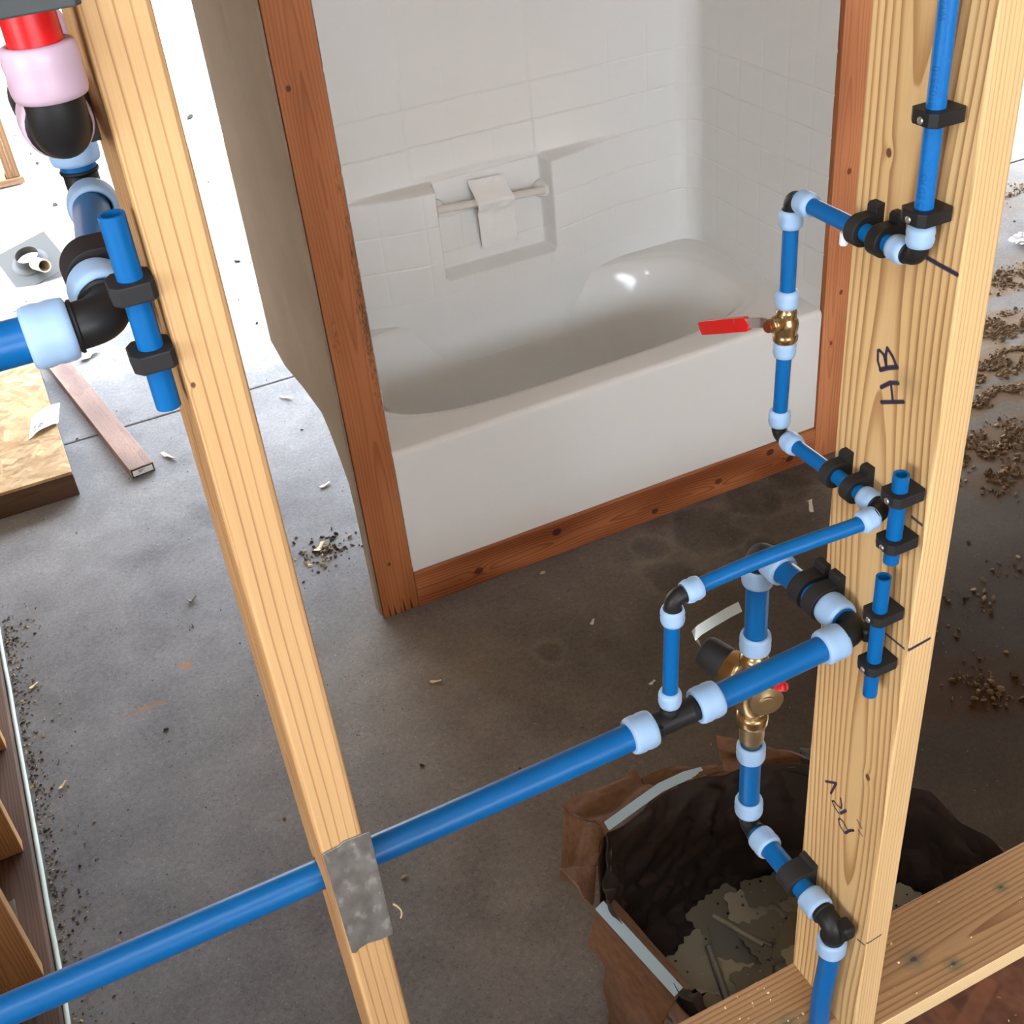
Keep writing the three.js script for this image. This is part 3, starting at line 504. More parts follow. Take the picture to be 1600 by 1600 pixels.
/* ------------------------------------------------ tub and its crate frame */
const TUB = { xl: 0.735, xr: 2.178, zf: -2.668, zb: -3.41, rim: 0.545 };
{
  const t = thing('bathtub_shower_unit', 'white one piece bathtub and shower unit with moulded tile walls', 'bathtub');
  const xl = 0.738, xr = 2.174, zb = TUB.zb, zf = -2.676, RL = 0.17, RR = 0.075;
  // plan path of the surround: s -> (x, z, nx, nz)
  const LA = Math.abs(zb + RL - zf), LB = LA + RL * Math.PI / 2, LC = LB + (xr - RR) - (xl + RL), LD = LC + RR * Math.PI / 2, LE = LD + Math.abs(zb + RR - zf);
  const plan = (s) => {
    if (s < LA) return [xl, zf - s, 1, 0];
    if (s < LB) { const a = (s - LA) / RL; return [xl + RL - RL * Math.cos(a), zb + RL - RL * Math.sin(a), Math.cos(a), Math.sin(a)]; }
    if (s < LC) return [xl + RL + (s - LB), zb, 0, 1];
    if (s < LD) { const a = (s - LC) / RR; return [xr - RR + RR * Math.sin(a), zb + RR - RR * Math.cos(a), -Math.sin(a), Math.cos(a)]; }
    return [xr, zb + RR + (s - LD), -1, 0];
  };
  const gro = (d, w) => { d = Math.abs(d); return d < w ? 0.5 + 0.5 * Math.cos(Math.PI * d / w) : 0; };
  const per = (v, o, p) => { const q = (v - o) / p; return (q - Math.round(q)) * p; };
  const off = (s, x, z, y) => {                                       // outward offset from the path
    let o = 0;
    const back = s >= LB - 0.1 && s <= LC + 0.05;
    let bulge = 0;
    if (back) bulge = 0.064 * Math.min(sst(0.86, 1.19, x), 1 - sst(1.57, 1.93, x));
    const low = 1 - sst(0.962, 0.982, y - (x > 1.4 ? 0.004 : 0));
    let lower = bulge * low;
    const rec = sst(1.203, 1.222, x) * (1 - sst(1.592, 1.612, x)) * sst(0.662, 0.684, y);
    lower *= 1 - rec; o += lower;
    // shallow middle panel line
    if (back) { o -= 0.0035 * (gro(x - 1.158, 0.008) + gro(x - 1.581, 0.008)) * sst(0.98, 1.0, y); o -= 0.003 * sst(1.158, 1.166, x) * (1 - sst(1.573, 1.581, x)) * sst(0.98, 1.0, y); }
    // moulded tile joints
    const g1 = gro(per(y, 0.974, 0.119), 0.0042);
    const g2 = s > LD - 0.02 ? gro(per(z, -2.77, 0.122), 0.0038) : s < LB ? gro(per(s, 0.05, 0.119), 0.0038) : gro(per(x, 1.158, 0.1408), 0.0038);
    if (y > 0.60) o -= 0.0021 * Math.max(g1, g2 * (back ? 0.28 : 0.75)) * sst(0.6, 0.64, y) * (1 - rec * 0.0);
    o += 0.0006 * noise(x * 5, y * 5, z * 5) + 0.00025 * noise(x * 22, y * 22, z * 22);
    return o;
  };
  const build = (ns, ny, fs, fy) => {
    const pos = new Float32Array((ns + 1) * (ny + 1) * 3), uv = new Float32Array((ns + 1) * (ny + 1) * 2), idx = [];
    for (let j = 0; j <= ny; j++) for (let i = 0; i <= ns; i++) {
      const s = fs(i / ns), y = fy(j / ny), [x, z, nx, nz] = plan(s), o = off(s, x, z, y), k = j * (ns + 1) + i;
      pos[k * 3] = x + nx * o; pos[k * 3 + 1] = y; pos[k * 3 + 2] = z + nz * o; uv[k * 2] = s; uv[k * 2 + 1] = y;
      if (i < ns && j < ny) { idx.push(k, k + 1, k + ns + 1, k + 1, k + ns + 2, k + ns + 1); }
    }
    const g = new THREE.BufferGeometry(); g.setAttribute('position', new THREE.BufferAttribute(pos, 3)); g.setAttribute('uv', new THREE.BufferAttribute(uv, 2)); g.setIndex(idx); g.computeVertexNormals(); return g;
  };
  const tubWall = M.tub.clone(); tubWall.side = THREE.DoubleSide;
  part('surround_wall', build(900, 520, (u) => u * LE, (v) => 0.30 + v * 1.0), tubWall, t);
  part('surround_top', build(300, 60, (u) => u * LE, (v) => 1.30 + v * 0.62), tubWall, t);
  // basin
  {
    const nx = 240, nz = 150, x0 = xl - 0.004, x1 = xr + 0.004, z0 = zb - 0.02, z1 = -2.732, pos = [], idx = [], uv = [];
    const cx = 1.425, cz = -3.082, ax = 0.665, az = 0.312;
    for (let j = 0; j <= nz; j++) for (let i = 0; i <= nx; i++) {
      const x = x0 + (x1 - x0) * i / nx, z = z0 + (z1 - z0) * j / nz;
      const dx = Math.abs(x - cx) / ax, dz = Math.abs(z - cz) / az, q = Math.pow(Math.pow(dx, 3.6) + Math.pow(dz, 3.6), 1 / 3.6);
      const wall = mix(0.30, 0.52, sst(0.5, 1.0, dx) * (x > cx ? 1 : 0.5));
      let y = TUB.rim - 0.355 * sst(0, 1, clamp((1 - q) / wall)) ;
      y += 0.0046 * sst(0.99, 1.07, q);
      y -= 0.03 * clamp((cx - x) / ax * 0.5 + 0.5) * (q < 0.6 ? 0.4 : 0);
      if (y < 0.2) y = 0.2 + (y - 0.2) * 0.2;
      y += mix(-0.006, 0.006, clamp((x - xl) / (xr - xl))) * sst(0.7, 1.0, q) * sst(-3.2, -2.8, z); pos.push(x, y, z); uv.push(x, z);
      const k = j * (nx + 1) + i; if (i < nx && j < nz) idx.push(k, k + nx + 1, k + 1, k + 1, k + nx + 1, k + nx + 2);
    }
    const g = new THREE.BufferGeometry(); g.setAttribute('position', new THREE.Float32BufferAttribute(pos, 3)); g.setAttribute('uv', new THREE.Float32BufferAttribute(uv, 2)); g.setIndex(idx); g.computeVertexNormals();
    part('basin', g, tubWall, t);
  }
  // apron with rolled edge
  {
    const prof = [[-2.668, 0.126], [-2.668, 0.30], [-2.669, 0.46], [-2.668, 0.520]];
    for (let i = 0; i <= 14; i++) { const a = i / 14 * Math.PI / 2; prof.push([-2.668 - 0.017 * (1 - Math.cos(a)), 0.529 + 0.018 * Math.sin(a)]); }
    prof.push([-2.70, 0.5485], [-2.735, 0.5495], [-2.750, 0.5465], [-2.750, 0.535], [-2.700, 0.52], [-2.690, 0.49], [-2.690, 0.126]);
    const nx = 120, pos = [], idx = [], uv = [], m = prof.length;
    for (let i = 0; i <= nx; i++) { const u = i / nx, x = mix(xl - 0.002, xr + 0.002, u); const lift = mix(-0.006, 0.006, u); prof.forEach(([z, y], j) => { const k = clamp((y - 0.3) / 0.2); pos.push(x, y + lift * k, z + 0.0022 * noise(x * 4, y * 5, 3) * (j < 4 ? 1 : 0)); uv.push(x, y); }); }
    for (let i = 0; i < nx; i++) for (let j = 0; j < m - 1; j++) { const a = i * m + j, b = a + m; idx.push(a, b, a + 1, b, b + 1, a + 1); }
    const g = new THREE.BufferGeometry(); g.setAttribute('position', new THREE.Float32BufferAttribute(pos, 3)); g.setAttribute('uv', new THREE.Float32BufferAttribute(uv, 2)); g.setIndex(idx); g.computeVertexNormals();
    part('apron', g, tubWall, t);
  }
  // grab bar in the moulded recess
  const bz = zb + 0.038, bar = [along(lathe([[0.0001, 0], [0.0125, 0.0], [0.0125, 0.376], [0.0001, 0.376]], 28), V3(1.212, 0.898, bz), V3(1.60, 0.872, bz))];
  part('towel_bar', merge(bar), phys(0xdcd9d0, 0.12), t, 'pale glossy round towel bar');
  for (const [x, y] of [[1.220, 0.895], [1.592, 0.872]]) part('bar_socket', along(lathe([[0.0001, 0], [0.030, 0], [0.029, 0.012], [0.021, 0.030], [0.016, 0.043], [0.0001, 0.045]], 24), V3(x, y - 0.004, zb - 0.001), V3(x, y, zb + 1)), tubWall, t);
  // film wrapped over the bar
  {
    const pts = [[0.952, -3.400], [0.935, -3.392], [0.905, -3.362], [0.888, -3.350], [0.868, -3.357], [0.845, -3.372], [0.80, -3.378], [0.755, -3.384], [0.722, -3.389]], nx = 16, pos = [], idx = [], uv = [];
    const c = new THREE.CatmullRomCurve3(pts.map(([y, z]) => V3(0, y, z))), ny = 30;
    for (let j = 0; j <= ny; j++) for (let i = 0; i <= nx; i++) {
      const u = i / nx, v = j / ny, p = c.getPoint(v), xL = mix(1.335, 1.358, v), xR = mix(1.462, 1.487, v) + 0.004 * noise(v * 9, 2, 1);
      pos.push(mix(xL, xR, u), p.y + mix(0.004, -0.004, u) + 0.010 * noise(u * 3, v * 3, 8) * sst(0.6, 1, v), p.z + 0.006 * noise(u * 5, v * 7, 4)); uv.push(u, v);
      const k = j * (nx + 1) + i; if (i < nx && j < ny) idx.push(k, k + nx + 1, k + 1, k + 1, k + nx + 1, k + nx + 2);
    }
    const g = new THREE.BufferGeometry(); g.setAttribute('position', new THREE.Float32BufferAttribute(pos, 3)); g.setAttribute('uv', new THREE.Float32BufferAttribute(uv, 2)); g.setIndex(idx); g.computeVertexNormals();
    const f = M.film.clone(); f.side = THREE.DoubleSide; part('protective_film', g, f, t, 'wrinkled clear film wrapped over the bar');
  }
}
{ // shipping frame around the unit
  const OR = { early: [172, 105, 60], late: [136, 77, 38] };
  const stain = (spots) => (g, P, k) => { for (const [x, y, n, sx, sy] of spots) for (let i = 0; i < n; i++) { const [a, b] = P(x + (rnd() + rnd() - 1) * sx, y + (rnd() + rnd() - 1) * sy); g.fillStyle = `rgba(${rnd() < 0.5 ? '52,42,30' : '76,58,38'},${rr(0.08, 0.35)})`; g.beginPath(); g.ellipse(a, b, rr(0.0005, 0.0018), rr(0.002, 0.010), 0, 0, 6.3); g.fill(); } };
  const bm = (o) => woodMat({ px: 160, py: 2048, w: 0.11, h: 2, depth: 0.02, space: 0.008, ...OR, lateAmt: 0.7, blot: 10, ...o }, 0.7);
  const cy = 0.985;
  const L = bm({ s: 101, pith: 0.01, knots: [[-0.01, 0.19 - cy, 0.005], [-0.03, 1.55 - cy, 0.006]], after: (g, P, k) => { stain([[0.048, 1.0 - cy, 380, 0.010, 0.40], [0.045, 0.95 - cy, 160, 0.016, 0.16], [-0.035, 0.93 - cy, 30, 0.01, 0.06]])(g, P, k); g.fillStyle = 'rgba(40,28,20,0.8)'; for (const [x, w, h] of [[-0.035, 3, 60], [-0.018, 4, 46], [0.0, 2, 30], [0.012, 4, 62], [0.034, 4, 54]]) { const a = x, b = -cy; g.beginPath(); g.moveTo(a - w * 0.001, b); g.lineTo(a + w * 0.001, b); g.lineTo(a - w * 0.0005, b + h * 0.0009); g.fill(); } } });
  const side = bm({ s: 103, w: 0.04, px: 64 });
  const fb = (name, label, geo, mats, pos) => { const m = solo(name, geo, mats, label, 'board', pos); return m; };
  fb('frame_board', 'stained orange brown upright board at the left front edge of the tub unit', boardGeo(0.112, 1.97, 0.038, 0.003), [side, side, endGrain, endGrain, L, L], [0.6765, cy, -2.679]);
  const Rm = bm({ s: 107, early: [200, 130, 86], late: [168, 98, 58], pith: -0.02, knots: [[0.0, 0.985 - cy, 0.008], [0.005, 0.60 - cy, 0.007], [-0.02, 0.43 - cy, 0.006]] });
  fb('frame_board', 'orange brown upright board at the right edge of the tub behind the right stud', boardGeo(0.112, 1.97, 0.038, 0.003), [side, side, endGrain, endGrain, Rm, Rm], [2.234, cy, -2.679]);
  const Bm = woodMat({ px: 160, py: 2048, w: 0.126, h: 1.45, depth: 0.016, pith: -0.01, wob: 0.02, dwob: 0.016, space: 0.009, early: [168, 100, 58], late: [122, 64, 32], s: 111, vfreq: 2, blot: 30, knots: [[-0.02, -0.62, 0.012], [0.035, -0.54, 0.012], [-0.005, -0.34, 0.011], [-0.03, -0.1, 0.010], [0.028, 0.25, 0.013], [-0.01, 0.52, 0.012]] });
  const g = boardGeo(0.122, 1.442, 0.04, 0.004); g.rotateZ(Math.PI / 2);
  fb('frame_board', 'knotty orange brown sill board on the floor under the white tub front', g, [side, side, endGrain, endGrain, Bm, Bm], [1.4555, 0.0615, -2.678]);
  // cardboard end cover
  const [c] = paint(512, 1024, (u, v) => { const n = fbm(u * 5, v * 8, 2, 4) * 16 + noise(u * 200, v * 6, 1) * 4; return [140 + n, 127 + n, 108 + n]; });
  const s = new THREE.Shape(); [[-3.385, 1.95], [-3.385, 0.62], [-3.25, 0.592], [-3.05, 0.612], [-2.868, 0.616], [-2.816, 0.578], [-2.76, 0.52], [-2.715, 0.462], [-2.705, 0.375], [-2.70, 0.02], [-2.66, 0.02], [-2.66, 1.95]].forEach(([z, y], i) => i ? s.lineTo(-z, y) : s.moveTo(-z, y));
  const e = new THREE.ExtrudeGeometry(s, { depth: 0.007, bevelEnabled: false }); e.rotateY(Math.PI / 2); e.translate(0.611, 0, 0);
  const uv = e.attributes.uv, p = e.attributes.position; for (let i = 0; i < p.count; i++) uv.setXY(i, p.getZ(i), p.getY(i) / 2);
  solo('cardboard_sheet', e, std(0xffffff, 0.9, { map: tex(c) }), 'large grey brown cardboard sheet covering the left end of the tub unit', 'cardboard');
}

/* ------------------------------------------------ carton with mending plates, behind the bottom plate */
const kraftMap = (() => { const [c] = paint(512, 512, (u, v) => { const n = fbm(u * 6, v * 6, 7, 4) * 30 + noise(u * 180, v * 10, 3) * 5; return [102 + n, 70 + n * 0.85, 45 + n * 0.7]; }); const t = tex(c); t.repeat.set(1.5, 1.5); return t; })();
const kraft = std(0xffffff, 0.88, { map: kraftMap, side: THREE.DoubleSide });
const linerMat = std(0x30241e, 0.92, { side: THREE.DoubleSide });
function sheet(fn, nu, nv, th = 0.003) {                                // closed thin sheet from fn(u,v) -> Vector3
  const P = [], idx = [], uv = [], n = (nu + 1) * (nv + 1);
  const grid = []; for (let j = 0; j <= nv; j++) for (let i = 0; i <= nu; i++) grid.push(fn(i / nu, j / nv));
  const at = (i, j) => grid[clamp(j, 0, nv) * (nu + 1) + clamp(i, 0, nu)];
  const nrm = (i, j) => new THREE.Vector3().crossVectors(at(i + 1, j).clone().sub(at(i - 1, j)), at(i, j + 1).clone().sub(at(i, j - 1))).normalize();
  for (const s of [0.5, -0.5]) for (let j = 0; j <= nv; j++) for (let i = 0; i <= nu; i++) { const p = at(i, j).clone().addScaledVector(nrm(i, j), s * th); P.push(p.x, p.y, p.z); uv.push(i / nu, j / nv); }
  const w = nu + 1;
  for (let j = 0; j < nv; j++) for (let i = 0; i < nu; i++) { const a = j * w + i; idx.push(a, a + 1, a + w, a + 1, a + w + 1, a + w); const b = a + n; idx.push(b, b + w, b + 1, b + 1, b + w, b + w + 1); }
  for (let i = 0; i < nu; i++) { idx.push(i, i + n, i + 1, i + 1, i + n, i + 1 + n); const a = nv * w + i; idx.push(a, a + 1, a + n, a + 1, a + 1 + n, a + n); }
  for (let j = 0; j < nv; j++) { const a = j * w; idx.push(a, a + w, a + n, a + w, a + w + n, a + n); const b = j * w + nu; idx.push(b, b + n, b + w, b + w, b + n, b + w + n); }
  const g = new THREE.BufferGeometry(); g.setAttribute('position', new THREE.Float32BufferAttribute(P, 3)); g.setAttribute('uv', new THREE.Float32BufferAttribute(uv, 2)); g.setIndex(idx); g.computeVertexNormals(); return g;
}
{
  const H = 0.42;
  const t = thing('cardboard_carton', 'open brown cardboard carton with pale blue tape and a dark lining behind the bottom plate', 'carton');
  const rim = [[0.605, -0.86], [0.592, -0.99], [0.562, -1.19], [0.652, -1.335], [0.83, -1.372], [0.965, -1.352], [1.11, -1.25], [1.245, -1.10], [1.262, -0.95], [1.268, -0.86]];
  const wall = (a, b, name, inset = 0, mat = kraft, h = H, y0 = 0.004) => part(name, sheet((u, v) => { const x = mix(a[0], b[0], u), z = mix(a[1], b[1], u), k = 0.010 * noise(x * 9, v * 4, z * 9) + inset; return V3(x + k, y0 + v * (h - y0) + 0.022 * noise(x * 9, z * 9, 3) * v, z + k * 0.8); }, 10, 10, 0.004), mat, t);
  for (let i = 0; i < rim.length - 1; i++) wall(rim[i], rim[i + 1], 'side_panel', 0, i > 4 ? linerMat : kraft);
  wall(rim[rim.length - 1], rim[0], 'side_panel');
  // crumpled dark paper lining
  const C = [0.93, -1.08];
  part('lining', sheet((u, v) => {
    const n = rim.length, f = u * n, i = Math.floor(f) % n, k = f - Math.floor(f), a = rim[i], b = rim[(i + 1) % n]; const rx = mix(a[0], b[0], k), rz = mix(a[1], b[1], k);
    const w = v < 0.55 ? mix(0.985, 0.93, v / 0.55) : mix(0.93, 0.02, (v - 0.55) / 0.45), y = v < 0.55 ? mix(H + 0.012 + 0.05 * noise(rx * 8, rz * 8, 9) * (1 - sst(0, 0.15, v)), 0.07, Math.pow(v / 0.55, 1.0)) : 0.07 - 0.01 * (v - 0.55);
    const cr = 0.085 * (0.35 - Math.abs(fbm(rx * 8 + v * 1.5, rz * 8, v * 5, 3)) * 1.6 + 0.4 * noise(rx * 30, rz * 30, v * 22)) * (v < 0.03 ? 0.3 : 1);
    return V3(C[0] + (rx - C[0]) * (w - cr * 1.6), y + cr * 0.7, C[1] + (rz - C[1]) * (w - cr * 1.6));
  }, 160, 60, 0.001), linerMat, t, 'crumpled dark brown paper lining');
  // flaps folded out, with the tape strip lying along the fold
  const flap = (a, b, d0, d1, drop0, drop1, name = 'flap', wob = 0.012, mat = kraft) => part(name, sheet((u, v) => { const x = mix(a[0], b[0], u), z = mix(a[1], b[1], u), d = [mix(d0[0], d1[0], u), mix(d0[1], d1[1], u)], dr = mix(drop0, drop1, u); return V3(x + d[0] * v, H + 0.004 + dr * v * (0.4 + 0.6 * v) + wob * noise(x * 12, z * 12, v * 3), z + d[1] * v); }, 16, 8, 0.004), mat, t);
  flap([0.570, -1.205], [0.603, -0.985], [-0.045, 0.03], [-0.055, 0.02], -0.055, -0.05);
  flap([0.572, -1.205], [0.606, -0.985], [0.028, 0.0], [0.022, 0.0], -0.012, -0.02, 'flap', 0.006);
  flap([0.655, -1.337], [0.80, -1.368], [-0.03, -0.13], [0.0, -0.12], -0.03, -0.06, 'flap', 0.03);
  flap([0.80, -1.368], [0.93, -1.36], [0.0, -0.09], [0.02, -0.05], -0.06, -0.03, 'flap', 0.03);
  flap([0.552, -1.20], [0.600, -1.275], [-0.02, -0.01], [-0.055, -0.06], 0.075, -0.02, 'torn_flap', 0.02);
  flap([0.600, -1.275], [0.652, -1.335], [-0.055, -0.05], [-0.04, -0.09], -0.05, 0.02, 'torn_flap', 0.03);
  flap([0.94, -1.358], [1.06, -1.285], [0.02, -0.06], [0.07, -0.03], 0.05, -0.04, 'torn_flap', 0.03);
  flap([1.07, -1.28], [1.20, -1.15], [0.06, -0.08], [0.09, -0.05], -0.03, -0.06, 'torn_flap', 0.03, linerMat);
  flap([1.24, -1.10], [1.262, -0.95], [0.03, -0.03], [0.05, 0.0], -0.08, -0.10, 'torn_flap', 0.03, linerMat);
  const tapeMat = phys(0x9fb6bd, 0.4, { side: THREE.DoubleSide });
  const tape = (pts, w, up) => part('tape_strip', sheet((u, v) => { const f = u * (pts.length - 1), i = Math.min(pts.length - 2, Math.floor(f)), k = f - i; const x = mix(pts[i][0], pts[i + 1][0], k), y = mix(pts[i][1], pts[i + 1][1], k), z = mix(pts[i][2], pts[i + 1][2], k); return V3(x + up[0] * v * w, y + up[1] * v * w, z + up[2] * v * w); }, 24, 2, 0.001), tapeMat, t);
  tape([[0.574, H + 0.014, -1.20], [0.591, H + 0.014, -1.09], [0.608, H + 0.013, -0.985]], 0.022, [-0.9, -0.25, 0.2]);
  tape([[0.660, H + 0.016, -1.332], [0.74, H + 0.016, -1.35], [0.80, H + 0.017, -1.362], [0.86, H + 0.014, -1.365], [0.90, H + 0.008, -1.362]], 0.020, [0, 0.25, -0.95]);
  tape([[0.568, H - 0.03, -1.185], [0.60, H - 0.03, -1.235], [0.645, H - 0.025, -1.31]], 0.02, [0.3, 0.9, 0.1]);
  shade(t);
}
/* galvanised mending plates, bolts and pipe bits in the carton */
{
  const galv = std(0x98927c, 0.55, { metalness: 0.2 }), galvs = [galv, std(0x7d7867, 0.55, { metalness: 0.2 }), std(0xaaa48c, 0.55, { metalness: 0.2 })], galvDark = std(0x77776c, 0.5, { metalness: 0.4 });
  const plate = (w, h) => {                                             // ragged stamped outline with punched holes
    const s = new THREE.Shape(), e = []; const step = 0.011;
    const edge = (x0, y0, x1, y1, nx, ny) => { const L = Math.hypot(x1 - x0, y1 - y0), n = Math.round(L / step); for (let i = 0; i < n; i++) { const k = i / n, q = (i % 2 ? 1 : 0) * rr(0.002, 0.009) + rr(-0.001, 0.002); e.push([mix(x0, x1, k) + nx * q, mix(y0, y1, k) + ny * q]); } };
    edge(-w / 2, -h / 2, w / 2, -h / 2, 0, -1); edge(w / 2, -h / 2, w / 2, h / 2, 1, 0); edge(w / 2, h / 2, -w / 2, h / 2, 0, 1); edge(-w / 2, h / 2, -w / 2, -h / 2, -1, 0);
    e.forEach(([x, y], i) => i ? s.lineTo(x, y) : s.moveTo(x, y));
    for (let x = -w / 2 + 0.012; x < w / 2 - 0.008; x += 0.019) for (let y = -h / 2 + 0.012; y < h / 2 - 0.008; y += 0.027) if (rnd() < 0.62) { const p = new THREE.Path(); p.absarc(x + rr(-.003, .003), y + rr(-.003, .003), rr(0.0022, 0.0034), 0, Math.PI * 2, true); s.holes.push(p); }
    const g = new THREE.ExtrudeGeometry(s, { depth: 0.0012, bevelEnabled: false, curveSegments: 3 }); g.rotateX(-Math.PI / 2); return g;
  };
  const kinds = [plate(0.10, 0.15), plate(0.075, 0.13), plate(0.12, 0.12), plate(0.06, 0.11)];
  const spots = [[0.815, -1.18, 0.058, 0, 0.4], [0.88, -1.25, 0.055, 2, 0.2], [0.955, -1.215, 0.065, 0, 1.2], [0.86, -1.16, 0.062, 2, -0.5], [0.92, -1.12, 0.075, 0, 0.1], [0.80, -1.11, 0.072, 1, 0.8], [1.02, -1.19, 0.072, 1, 0.3], [0.97, -1.09, 0.085, 2, 0.6], [0.86, -1.05, 0.085, 0, 1.4], [0.76, -1.06, 0.06, 3, 0.2], [1.03, -1.06, 0.09, 1, 1.1], [0.93, -1.01, 0.095, 0, -0.3], [0.74, -1.16, 0.05, 3, 0.9], [0.98, -1.24, 0.06, 3, 1.3], [0.82, -1.0, 0.09, 3, 0.5], [1.03, -1.15, 0.062, 3, 0.1], [0.99, -0.97, 0.1, 2, 0.2], [1.15, -1.02, 0.10, 2, 0.3], [1.10, -0.98, 0.105, 0, 1.5], [1.14, -0.97, 0.11, 1, 0.4]];
  spots.forEach(([x, z, y, k, a], i) => {
    const dark = i % 5 === 3, size = ['large', 'long', 'square', 'small'][k];
    const where = i > 16 ? 'in the right corner of the carton behind the stud' : `at the ${z < -1.2 ? 'back' : z < -1.08 ? 'middle' : 'front'} ${x < 0.82 ? 'left' : x < 0.94 ? 'centre' : 'right'} of the heap in the carton`;
    const m = solo('mending_plate', kinds[k], dark ? galvDark : galvs[i % 3], `${size} ${dark ? 'dark grey' : 'dull pale'} punched mending plate ${where}`, 'plate', [x, y + 0.05 + i * 0.003, z], i > 16 ? 'metal mending plates in the right corner of the carton' : 'metal mending plates heaped in the carton');
    m.rotation.set(rr(-0.09, 0.09) + 0.02, a, rr(-0.09, 0.09));
  });
  const rod = (a, b, r, mat, label) => solo('metal_rod', along(lathe([[0.0001, 0], [r * 0.8, 0], [r, r * 0.3], [r, a.distanceTo(b) - r * 0.3], [r * 0.8, a.distanceTo(b)], [0.0001, a.distanceTo(b)]], 14), a, b), mat, label, 'rod');
  rod(V3(0.735, 0.150, -0.985), V3(0.775, 0.205, -1.16), 0.008, galvDark, 'thick grey metal rod standing at the left of the mending plates');
  rod(V3(0.835, 0.168, -1.235), V3(0.885, 0.163, -1.13), 0.005, galv, 'pale thin bolt lying on the mending plates');
  rod(V3(0.845, 0.166, -1.205), V3(0.90, 0.163, -1.12), 0.004, galvDark, 'dark thin bolt lying beside the pale bolt on the mending plates');
  rod(V3(0.865, 0.19, -1.065), V3(0.925, 0.195, -0.975), 0.013, galvDark, 'thick grey strap across the front of the mending plates');
}

/* ------------------------------------------------ left garage wall */
{
  const dk = woodMat({ w: 0.14, h: 6.6, px: 128, py: 2048, pith: 0.02, depth: 0.02, early: [92, 70, 56], late: [66, 46, 36], s: 131, blot: 16 }, 0.85);
  const g = boardGeo(0.038, 6.6, 0.14, 0.003); g.rotateZ(Math.PI / 2); g.rotateY(Math.PI / 2);
  const m = solo('sill_plate', g, [dk, dk, endGrain, endGrain, dk, dk], 'dirty brown sill plate along the floor at the lower left edge', 'plate', [-0.515, 0.022, -4.2]);
  const s = woodMat({ w: 0.14, h: 3.4, px: 160, py: 1024, pith: 0.0, depth: 0.02, early: [158, 114, 72], late: [120, 80, 48], s: 141 });
  const n = woodMat({ w: 0.04, h: 3.4, px: 48, py: 512, pith: 0.05, depth: 0.02, early: [186, 146, 96], late: [150, 108, 66], s: 143 });
  const base = [['brown wall stud at the lower left edge, nearest the thick blue pipe', -1.90], ['brown wall stud at the lower left edge, second from the thick blue pipe', -2.285], ['brown wall stud at the left edge, farthest of the three from the thick blue pipe', -2.67]];
  let first; base.forEach(([label, z], i) => {
    let o; if (!i) { o = first = solo('wall_stud', boardGeo(0.122, 3.44, 0.038, 0.003), [n, n, endGrain, endGrain, s, s], label, 'stud', [-0.5225, 0.0425 + 1.72, z]); }
    else { o = first.clone(); o.name = numbered('wall_stud'); o.position.z = z; scene.add(o); o.userData.label = label; }
  });
  const foam = phys(0xc4d4cc, 0.7);
  const pts = []; for (let i = 0; i <= 30; i++) { const z = -0.9 - i * 0.12; pts.push(V3(-0.437 + 0.004 * noise(z * 6, 1, 1), 0.006, z)); }
  const fg = new THREE.TubeGeometry(new THREE.CatmullRomCurve3(pts), 120, 0.006, 8, false); fg.applyMatrix4(new THREE.Matrix4().makeTranslation(0, 0, 0));
  solo('sill_seal', fg, foam, 'thin pale green foam strip along the edge of the lower left sill plate', 'foam strip');
  const cg = sheet((u, v) => V3(-0.545 + u * 0.05, 0.048 + 0.012 * u * v, -2.03 - v * 0.085), 6, 6, 0.002);
  solo('paper_scrap', cg, std(0x8b8c88, 0.8), 'grey card scrap on the sill plate between two lower left studs', 'scrap');
}
/* back wall end seen through the opening */
{
  const s = woodMat({ w: 0.14, h: 3, px: 96, py: 512, pith: 0.1, depth: 0.02, early: [104, 74, 42], late: [70, 44, 24], s: 151, space: 0.02 });
  for (const [x, label] of [[0.0755, 'left of two pale jamb studs at the far back opening'], [0.1155, 'right of two pale jamb studs at the far back opening']]) solo('jamb_stud', boardGeo(0.038, 2.85, 0.14, 0.003), s, label, 'stud', [x, 0.042 + 1.425, -7.67]);
  const d = woodMat({ w: 0.16, h: 1, px: 64, py: 256, early: [112, 84, 58], late: [84, 60, 40], s: 152 });
  const g = boardGeo(0.038, 0.83, 0.16); g.rotateZ(Math.PI / 2); solo('sill_plate', g, d, 'dark treated plate end under the far back jamb studs', 'plate', [-0.265, 0.0205, -7.67]);
}

